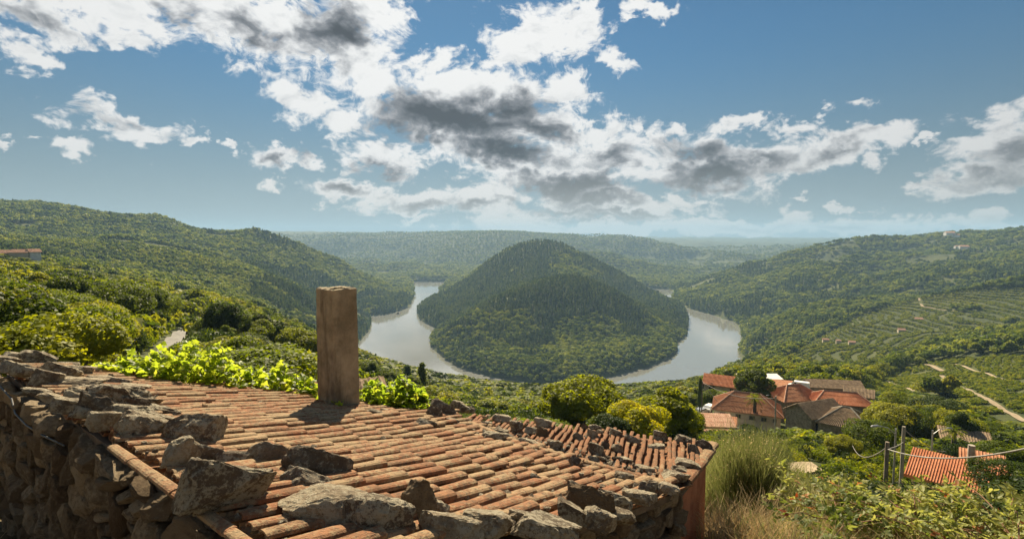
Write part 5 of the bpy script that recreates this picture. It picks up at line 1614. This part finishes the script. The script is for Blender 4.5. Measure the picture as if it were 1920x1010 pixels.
def cypress(px, pb, pt, Y, label):
    rng = np.random.default_rng(int(px)); p = at(px, pb, Y); h = (pb - pt) / F * Y
    n = 2600; t = rng.uniform(.02, 1, n) ** .9; a = rng.uniform(0, 6.28, n)
    r = h * .095 * np.minimum(1, 6 * t) * np.power(np.clip(1.02 - t, 0, 1), .42) * rng.uniform(.75, 1.05, n)
    P = np.stack([np.cos(a) * r, np.sin(a) * r, t * h], 1); Nn = unit(np.stack([np.cos(a), np.sin(a), np.full(n, .5)], 1) + rng.normal(size=(n, 3)) * .4)
    o = empty('cypress_tree', p); tag(o, label, 'tree')
    v, f = cards(P, Nn, h * .02, rng); mesh_obj('crown', v, f, M_PINE, o)
    v, f = tube([(0, 0, -1.5), (0, 0, h * .8)], [h * .022, h * .006]); mesh_obj('trunk', v, f, M_BARK, o)
cypress(1312, 765, 706, 108, 'tall dark cypress beside the thin pole and the villa')
cypress(1285, 756, 735, 118, 'small cypress left of the tall one')
def palm(px, pb, pt, Y, label, ncr=26):
    rng = np.random.default_rng(int(px)); p = at(px, pb, Y); h = (pb - pt) / F * Y
    o = empty('palm_tree', p); tag(o, label, 'tree')
    v, f = tube([(0, 0, -1), (.02 * h, 0, h * .5)], [h * .1, h * .08], 8); mesh_obj('trunk', v, f, M_BARK, o)
    for k in range(ncr):
        a = k * 2.4; el = 1.25 - 1.5 * k / ncr; L = h * .62
        pts = [Vector((math.cos(a) * math.cos(el) * L * t, math.sin(a) * math.cos(el) * L * t, h * .5 + math.sin(el) * L * t - L * .55 * t * t)) for t in np.linspace(0, 1, 7)]
        side = Vector((-math.sin(a), math.cos(a), 0)); V, Fc = [], []
        for j in range(6):
            for s in (-1, 1):
                for q in (0, .5):
                    b0 = pts[j].lerp(pts[j + 1], q); w = L * .17 * math.sin(math.pi * min(.95, (j + q + .6) / 7)); fw = (pts[j + 1] - pts[j]) * .35
                    i = len(V); V += [tuple(b0), tuple(b0 + fw * .5 + side * s * w * .5 + Vector((0, 0, w * .1))), tuple(b0 + fw + side * s * w - Vector((0, 0, w * .35))), tuple(b0 + fw * .6)]
                    Fc.append((i, i + 1, i + 2, i + 3))
        mesh_obj('frond', V, Fc, M_LEAF, o)
palm(1415, 763, 728, 103, 'palm with drooping fronds in front of the fig tree')
palm(1788, 828, 785, 62, 'small palm beside the brown roofed shed')

# ------------------------------------------------------------------ grape vine over the back of the roof
def grape_leaf_mesh(s=1.0, seed=0):
    rng = random.Random(seed)
    pts = []
    for k, (a, r) in enumerate(((-90, .10), (-60, .62), (-28, .58), (-12, .50), (8, .86), (32, .70), (48, .62), (66, .78), (90, 1.0), (114, .78), (132, .62), (148, .70), (172, .86), (192, .50), (208, .58), (240, .62))):
        a = math.radians(a + rng.uniform(-4, 4)); r *= .5 * s * rng.uniform(.9, 1.1)
        pts.append((math.cos(a) * r, math.sin(a) * r, -.28 * r * abs(math.cos(a)) - .10 * max(0, math.sin(a)) * r + rng.uniform(-.03, .03) * s))
    V = [(0, 0, .02 * s)] + pts
    n = len(pts)
    return V, [(0, 1 + i, 1 + (i + 1) % n) for i in range(n)]
def vine_mat():
    m, t = new_mat('vine_leaf')
    rnd = t.n('ShaderNodeObjectInfo').outputs['Random']
    co = t.n('ShaderNodeTexCoord').outputs['Object']
    pos = t.n('ShaderNodeNewGeometry').outputs['Position']
    n = t.noise(pos, 6, 4, .6)
    k = t.math('ADD', t.math('MULTIPLY', rnd, .5), t.math('MULTIPLY', n, .7))
    c = t.ramp(k, [(.1, (.060, .105, .012)), (.5, (.13, .19, .018)), (.9, (.26, .27, .03))])
    d = t.n('ShaderNodeBsdfPrincipled', ins={'Base Color': c, 'Roughness': .45, 'Specular IOR Level': .35, 'Normal': bump(t, t.noise(co, 30, 3, .6), .3, .01)})
    tr = t.n('ShaderNodeBsdfTranslucent', ins={'Color': t.ramp(k, [(.1, (.22, .38, .02)), (.5, (.48, .60, .03)), (.9, (.70, .68, .06))])})
    finish(t, t.n('ShaderNodeMixShader', ins={0: .55, 1: d.outputs[0], 2: tr.outputs[0]}).outputs[0])
    return m
M_VINE = vine_mat()
M_STEM = simple_mat('vine_stem', (.10, .07, .04), (.22, .16, .09), 10)
def grape_vine(path, seed, nleaf, label, nobj):
    """path: (px, py_low, py_high, Y, thickness)"""
    rg = random.Random(seed)
    o = empty('grape_vine', at(path[0][0], path[0][1], path[0][3])); tag(o, label, 'vine')
    org = Vector(o.location)
    P = np.array(path, float)
    leaves = []
    span = P[-1, 0] - P[0, 0]
    cum = []
    for k in range(nleaf):
        while True:
            px = P[0, 0] + rg.random() * span
            lo, hi, Y, th = (np.interp(px, P[:, 0], P[:, c]) for c in (1, 2, 3, 4))
            if rg.random() < (lo - hi + 8) / 90:
                break
        f = rg.random() ** .8
        bulge = math.sin(math.pi * min(1, f * .85 + .12))
        Yd = Y + (rg.random() - .35) * th * (.4 + bulge) + f * .25
        py = lo + (hi - lo) * f * (1 + .14 * math.sin(px * .11) + .10 * math.sin(px * .31 + 1) + rg.uniform(-.12, .10))
        p = at(px, py, Yd)
        zr = z1(p.x, p.y) + .05
        inside = in_p(p.x, p.y, ROOF1)
        if inside and p.z < zr:
            p.z = zr + rg.uniform(0, .08)
        s = rg.uniform(.085, .175)
        e = Euler((rg.gauss(math.radians(42), .45), rg.gauss(0, .4), rg.gauss(math.pi, 1.3)))
        leaves.append((p - org, e, s))
    leaves.sort(key=lambda l: (l[0] + org).length - l[2] * 6)
    protos = []
    for q in range(6):
        v, f = grape_leaf_mesh(1.0, q); x = mesh_obj('leaf', v, f, M_VINE, link=False); protos.append(x.data); bpy.data.objects.remove(x)
    for p, e, s in leaves[:nobj]:
        l = bpy.data.objects.new('leaf', rg.choice(protos)); COL.objects.link(l); l.parent = o
        l.location = p; l.rotation_euler = e; l.scale = (s, s, s)
    V, Fc = [], []
    base = [grape_leaf_mesh(1.0, q) for q in range(6)]
    for p, e, s in leaves[nobj:]:
        m = Matrix.Translation(p) @ e.to_matrix().to_4x4() @ Matrix.Scale(s, 4)
        v, f = rg.choice(base); k = len(V)
        V += [tuple(m @ Vector(x)) for x in v]; Fc += [tuple(i + k for i in q) for q in f]
    mesh_obj('inner_leaves', V, Fc, M_VINE, o, kind='stuff')
    ps = []
    for j in range(7):
        pts = []
        ph = rg.uniform(0, 6)
        for k in range(12):
            px = P[0, 0] + span * (k + rg.uniform(-.2, .2)) / 11
            lo, hi, Y, th = (np.interp(px, P[:, 0], P[:, c]) for c in (1, 2, 3, 4))
            q = at(px, lo + (hi - lo) * (.2 + .5 * (j / 7)) + 6 * math.sin(k + ph), Y + rg.uniform(-.1, .3))
            if in_p(q.x, q.y, ROOF1): q.z = max(q.z, z1(q.x, q.y) + .06)
            pts.append(q - org)
        ps.append(tube(pts, [.010] * 12, 5))
    for j in range(9):
        px = P[0, 0] + span * rg.random(); lo, hi, Y, th = (np.interp(px, P[:, 0], P[:, c]) for c in (1, 2, 3, 4))
        a = at(px, hi + 8, Y) - org; ps.append(tube([a, a + Vector((rg.uniform(-.1, .1), 0, .10)), a + Vector((rg.uniform(-.22, .22), 0, .17))], [.006, .004, .002], 4))
    v, f = join_parts(ps); mesh_obj('stem', v, f, M_STEM, o)
grape_vine([(160,712,692,6.75,.3),(200,722,682,6.8,.7),(250,728,668,6.85,.9),(310,735,664,6.9,1.0),(360,737,650,7.0,1.1),(420,740,662,7.1,1.0),(470,748,700,7.2,.8),(520,755,690,7.25,.7),(570,766,708,7.2,.5),(604,772,735,7.0,.35),(640,790,762,6.6,.15)], 3, 3000,
           'sunlit bright green grape vine creeping over the roof left of the chimney', 300)
grape_vine([(672,768,732,7.5,.4),(700,776,722,7.5,.7),(740,782,716,7.6,.8),(780,788,722,7.7,.7),(802,794,742,7.65,.4)], 5, 1500, 'smaller bright green grape vine to the right of the chimney', 220)
# ------------------------------------------------------------------ plants in the right foreground
def gz(x, y):
    return float(height([x], [y])[0])
def blades(rng, base, hts, width, lean, droop, segs=3):
    """thin tapering stalks: base (n,3)"""
    n = len(base); a = rng.uniform(0, 2 * math.pi, n)
    out = np.stack([np.cos(a), np.sin(a)], 1) * lean[:, None]
    sd_ = np.stack([-np.sin(a + rng.normal(size=n) * .8), np.cos(a + rng.normal(size=n) * .8), np.zeros(n)], 1)
    V = []
    for k in range(segs + 1):
        t = k / segs
        c = base + np.stack([out[:, 0] * t ** 1.5 * hts, out[:, 1] * t ** 1.5 * hts, hts * (t - droop * t * t)], 1)
        w = width * (1 - .8 * t)
        V += [c - sd_ * w[:, None] / 2, c + sd_ * w[:, None] / 2]
    V = np.stack(V, 1).reshape(-1, 3)
    m = 2 * (segs + 1)
    f = np.concatenate([np.arange(n)[:, None] * m + np.array([2 * k, 2 * k + 1, 2 * k + 3, 2 * k + 2]) for k in range(segs)])
    return V, f
M_BROOM = leaf_material('broom_stems', (.10, .12, .04), (.21, .23, .085), (.38, .37, .18), trans=.35, wscale=1.2)
M_STRAW = leaf_material('dry_straw', (.26, .19, .09), (.46, .36, .19), (.62, .52, .32), trans=.35, wscale=1.0)
def broom(px, py, Y, h, n, label, seed, wid=.55):
    rng = np.random.default_rng(seed)
    h *= .84
    p = at(px, py, Y); z = gz(p.x, p.y)
    o = empty('broom_bush', (p.x, p.y, z)); tag(o, label, 'shrub', 'feathery broom bushes by the end wall')
    nb = 16
    bx = rng.normal(size=(nb, 2)) * wid * .35
    idx = rng.integers(0, nb, n)
    b = np.concatenate([bx[idx] + rng.normal(size=(n, 2)) * .05, (rng.uniform(0, .6, n) * h)[:, None]], 1)
    hts = h * rng.uniform(.35, .9, n) * (1 - b[:, 2] / h * .6)
    v, f = blades(rng, b, hts, rng.uniform(.006, .014, n), rng.uniform(.10, .5, n), rng.uniform(0, .25, n))
    mesh_obj('green_stems', v, f, M_BROOM, o)
    ps = []
    for k in range(nb):
        ps.append(tube([(bx[k, 0] * .4, bx[k, 1] * .4, -.1), (bx[k, 0], bx[k, 1], h * .35), (bx[k, 0] * 1.6, bx[k, 1] * 1.6, h * .7)], [.02, .013, .005], 5))
    v, f = join_parts(ps); mesh_obj('woody_stem', v, f, M_STEM, o)
    # small pale seed pods
    m = n // 2
    P = b[:m] + np.stack([rng.normal(size=m) * .1, rng.normal(size=m) * .1, hts[:m] * .7], 1)
    v, f = cards(P, unit(rng.normal(size=(m, 3))), .014, rng); mesh_obj('seed_pods', v, f, M_STRAW, o, kind='stuff')
for k, (px, py, Y, h, n, lab) in enumerate((
    (1352, 1005, 9.5, 2.5, 4200, 'tall feathery broom bush growing against the red end wall'),
    (1402, 1000, 9.0, 2.7, 5200, 'tallest feathery broom bush just right of the one at the end wall'),
    (1380, 960, 12.0, 2.6, 4200, 'broom bush behind the tallest one with a darker heart'),
    (1452, 990, 9.5, 2.1, 4200, 'lighter green broom bush right of the tallest one'),
    (1440, 940, 14, 2.7, 3600, 'broom bush rising under the round bush of the tall lamp pole'),
    (1500, 975, 11.0, 1.5, 3200, 'low broom bush at the edge of the dry grass'),
    (1350, 930, 14.5, 2.2, 3000, 'broom bush showing above the black corner stone'))):
    broom(px, py, Y, h, n, lab, 70 + k, .75)
def dry_grass():
    rng = np.random.default_rng(66)
    n = 60000
    Y = rng.uniform(4.6, 17, n) ; pxs = rng.uniform(1285, 2000, n)
    x = Y * (pxs - 960) / F
    tuft = fbm(x / .7, Y / .7, 3, 14)
    k = (tuft > -.2) & ((x > 2.5) | (Y > 8.6))
    x, Y, pxs = x[k], Y[k], pxs[k]
    n = len(x); z = height(x, Y)
    hts = rng.uniform(.25, .75, n) * np.where(pxs < 1620, 1.0, .8)
    v, f = blades(rng, np.stack([x, Y, z], 1), hts, rng.uniform(.006, .013, n), rng.uniform(.25, 1.1, n), rng.uniform(.1, .5, n))
    o = mesh_obj('dry_grass', v, f, M_STRAW, kind='stuff'); tag(o, 'straw coloured dry grass between the broom and the brambles', 'grass')
    n = 16000
    Y = rng.uniform(5, 22, n); pxs = rng.uniform(1290, 2000, n); x = Y * (pxs - 960) / F
    k = (fbm(x / .9, Y / .9, 3, 24) > .02) & ((x > 2.5) | (Y > 8.6)); x, Y = x[k], Y[k]; n = len(x)
    v, f = blades(rng, np.stack([x, Y, height(x, Y)], 1), rng.uniform(.2, .7, n), rng.uniform(.008, .016, n), rng.uniform(.1, .7, n), rng.uniform(.1, .4, n))
    o = mesh_obj('green_grass', v, f, M_BROOM, kind='stuff'); tag(o, 'green grass tufts among the dry straw', 'grass')
    # the shaded ground at the foot of the left wall
    n = 7000
    x = rng.uniform(-9, -2.2, n); Y = rng.uniform(2.6, 6.0, n)
    k = (Y < 6.0 - (x + 6.4) * .72 - .25) & (fbm(x / .5, Y / .5, 3, 2) > -.15); x, Y = x[k], Y[k]; n = len(x)
    v, f = blades(rng, np.stack([x, Y, height(x, Y)], 1), rng.uniform(.08, .40, n), rng.uniform(.004, .009, n), rng.uniform(.4, 1.6, n), rng.uniform(.2, .6, n))
    o = mesh_obj('dry_grass', v, f, M_STRAW, kind='stuff'); tag(o, 'withered grass in the shade at the foot of the left stone wall', 'grass')
dry_grass()

def bramble_leaf(seed):
    rg = random.Random(seed); V, Fc = [], []
    for a, l in ((90, 1.0), (20, .72), (160, .72)):
        a = math.radians(a + rg.uniform(-8, 8)); d = np.array([math.cos(a), math.sin(a), -.25]); s = np.array([-math.sin(a), math.cos(a), 0])
        i = len(V); b = d * .08
        V += [tuple(b), tuple(b + d * l * .35 + s * .26 * l + (0, 0, .06)), tuple(b + d * l * .75 + s * .17 * l), tuple(b + d * l), tuple(b + d * l * .75 - s * .17 * l), tuple(b + d * l * .35 - s * .26 * l + (0, 0, .06)), tuple(b + d * l * .5 + (0, 0, -.03))]
        Fc += [(i + 6, i, i + 1), (i + 6, i + 1, i + 2), (i + 6, i + 2, i + 3), (i + 6, i + 3, i + 4), (i + 6, i + 4, i + 5), (i + 6, i + 5, i)]
    return V, Fc
M_BRAMBLE = leaf_material('bramble_leaves', (.040, .062, .014), (.105, .140, .028), (.28, .29, .085), trans=.45, wscale=3.0, gloss=.3)
M_REDLEAF = leaf_material('reddened_leaves', (.12, .045, .02), (.24, .085, .035), (.36, .17, .06), trans=.4, wscale=3.0)
def bramble(px, py, Y, R, H, ncane, nleaf, label, seed, nobj):
    rg = random.Random(seed); p = at(px, py, Y); z = gz(p.x, p.y)
    o = empty('bramble_bush', (p.x, p.y, z)); tag(o, label, 'shrub', 'brambles in the right foreground')
    canes, ps = [], []
    for k in range(ncane):
        a = rg.uniform(0, 6.28); L = R * rg.uniform(.6, 1.5); h = H * rg.uniform(.3, .62)
        b = Vector((rg.uniform(-.4, .4) * R, rg.uniform(-.4, .4) * R, 0))
        pts = [b + Vector((math.cos(a) * L * t, math.sin(a) * L * t, h * (1.9 * t - 1.15 * t * t) + rg.uniform(-.03, .03))) for t in np.linspace(0, 1, 8)]
        canes.append(pts); ps.append(tube(pts, [.012 - .0011 * j for j in range(8)], 5))
    v, f = join_parts(ps); mesh_obj('cane', v, f, simple_mat('bramble_cane', (.16, .07, .04), (.30, .19, .11), 8) if 'bramble_cane' not in bpy.data.materials else bpy.data.materials['bramble_cane'], o)
    L = []
    for k in range(nleaf):
        c = rg.choice(canes); t = rg.random() ** .7 * 6.99; i = int(t)
        q = c[i].lerp(c[i + 1], t - i) + Vector((rg.gauss(0, .07), rg.gauss(0, .07), rg.gauss(.02, .06)))
        L.append((q, Euler((rg.gauss(.5, .5), rg.gauss(0, .5), rg.uniform(0, 6.28))), rg.uniform(.055, .115) * (1 + .1 * (Y - 5) / 3)))
    L.sort(key=lambda l: l[0].y)
    meshes = []
    for q in range(4):
        for mt in (M_BRAMBLE, M_BRAMBLE, M_REDLEAF):
            v, f = bramble_leaf(q); x = mesh_obj('leaf', v, f, mt, link=False); meshes.append(x.data); bpy.data.objects.remove(x)
    wts = [10, 10, .7] * 4
    for q, e, s in L[:nobj]:
        l = bpy.data.objects.new('leaf', rg.choices(meshes, wts)[0]); COL.objects.link(l); l.parent = o; l.location = q; l.rotation_euler = e; l.scale = (s, s, s)
    V, Fc, MI = [], [], []
    base = [bramble_leaf(q) for q in range(4)]
    for q, e, s in L[nobj:]:
        m = Matrix.Translation(q) @ e.to_matrix().to_4x4() @ Matrix.Scale(s, 4); v, f = rg.choice(base); k = len(V)
        V += [tuple(m @ Vector(x)) for x in v]; Fc += [tuple(i + k for i in w) for w in f]; MI += [1 if rg.random() < .03 else 0] * len(f)
    mesh_obj('inner_leaves', V, Fc, [M_BRAMBLE, M_REDLEAF], o, mat_idx=MI, kind='stuff')
for k, a in enumerate(((1600, 985, 6.6, .75, 1.15, 26, 700, 'bramble at the left end of the foreground tangle, beside the dry grass', 1, 60),
    (1690, 1000, 5.8, .8, 1.25, 28, 900, 'bramble with arching canes in the middle of the foreground tangle', 2, 60),
    (1780, 990, 5.4, .8, 1.15, 28, 900, 'tallest bramble of the foreground tangle, below the vivid orange roof', 3, 60),
    (1880, 985, 5.2, .85, 1.35, 30, 1100, 'bramble filling the bottom right corner of the view', 4, 60),
    (1850, 950, 8.2, 1.0, 1.2, 26, 900, 'bramble behind the others with reddish leaves near the right edge', 5, 40),
    (1930, 910, 9.0, 1.3, 2.0, 26, 1000, 'leafy thicket cut by the right edge below the thick wire', 6, 30),
    (1700, 945, 9.6, 1.1, 1.3, 22, 800, 'low bramble at the foot of the short wooden post', 7, 30),
    (1585, 955, 11.0, .9, 1.5, 20, 600, 'wiry thorn bush with dark stems left of the short wooden post', 8, 20))):
    bramble(*a)

# crumbs of stone, moss and broken tile lying on the roof
def debris():
    rng = np.random.default_rng(5); rg = random.Random(5)
    me = [rock_data(700 + k, (1, .8, .5), 1, 6, .05) for k in range(5)]
    V, Fc, MI = [], [], []
    lines = [((-6.2, 6.2), (-.9, 2.35), .45, 260), ((-.7, 2.7), (1.9, 5.6), .35, 300), ((-.6, 7.3), (1.9, 5.7), .16, 170), ((-4.5, 8.2), (-.8, 7.7), .3, 80), ((E1.x, E1.y), (1.9, 5.7), .2, 120)]
    pts = []
    for a, b, w, n in lines:
        for k in range(n):
            t = rg.random(); pts.append((a[0] + (b[0] - a[0]) * t + rg.gauss(0, w * .6), a[1] + (b[1] - a[1]) * t + rg.gauss(0, w * .6)))
    pts += [(rg.uniform(-6, 2.2), rg.uniform(2.5, 8.5)) for k in range(900)]
    for x, y in pts:
        if in_p(x, y, ROOF1): z = z1(x, y)
        elif in_p(x, y, ROOF2): z = z2(x, y)
        else: continue
        m = rg.choice(me); s = abs(rg.gauss(.028, .022)) + .008; o = len(V)
        M4 = Matrix.Translation((x, y, z + .03 + s * .2)) @ Euler((rg.gauss(0, .4), rg.gauss(0, .4), rg.uniform(0, 6))).to_matrix().to_4x4() @ Matrix.Scale(s, 4)
        V += [tuple(M4 @ v.co) for v in m.vertices]; Fc += [tuple(i + o for i in p.vertices) for p in m.polygons]; MI += [rg.choice((0, 0, 1, 2))] * len(m.polygons)
    o = mesh_obj('roof_debris', V, Fc, [M_ROCK, M_ROCKD, M_TILE], kind='stuff', mat_idx=MI); tag(o, 'small stone crumbs and tile chips scattered over the old roof', 'debris')
debris()
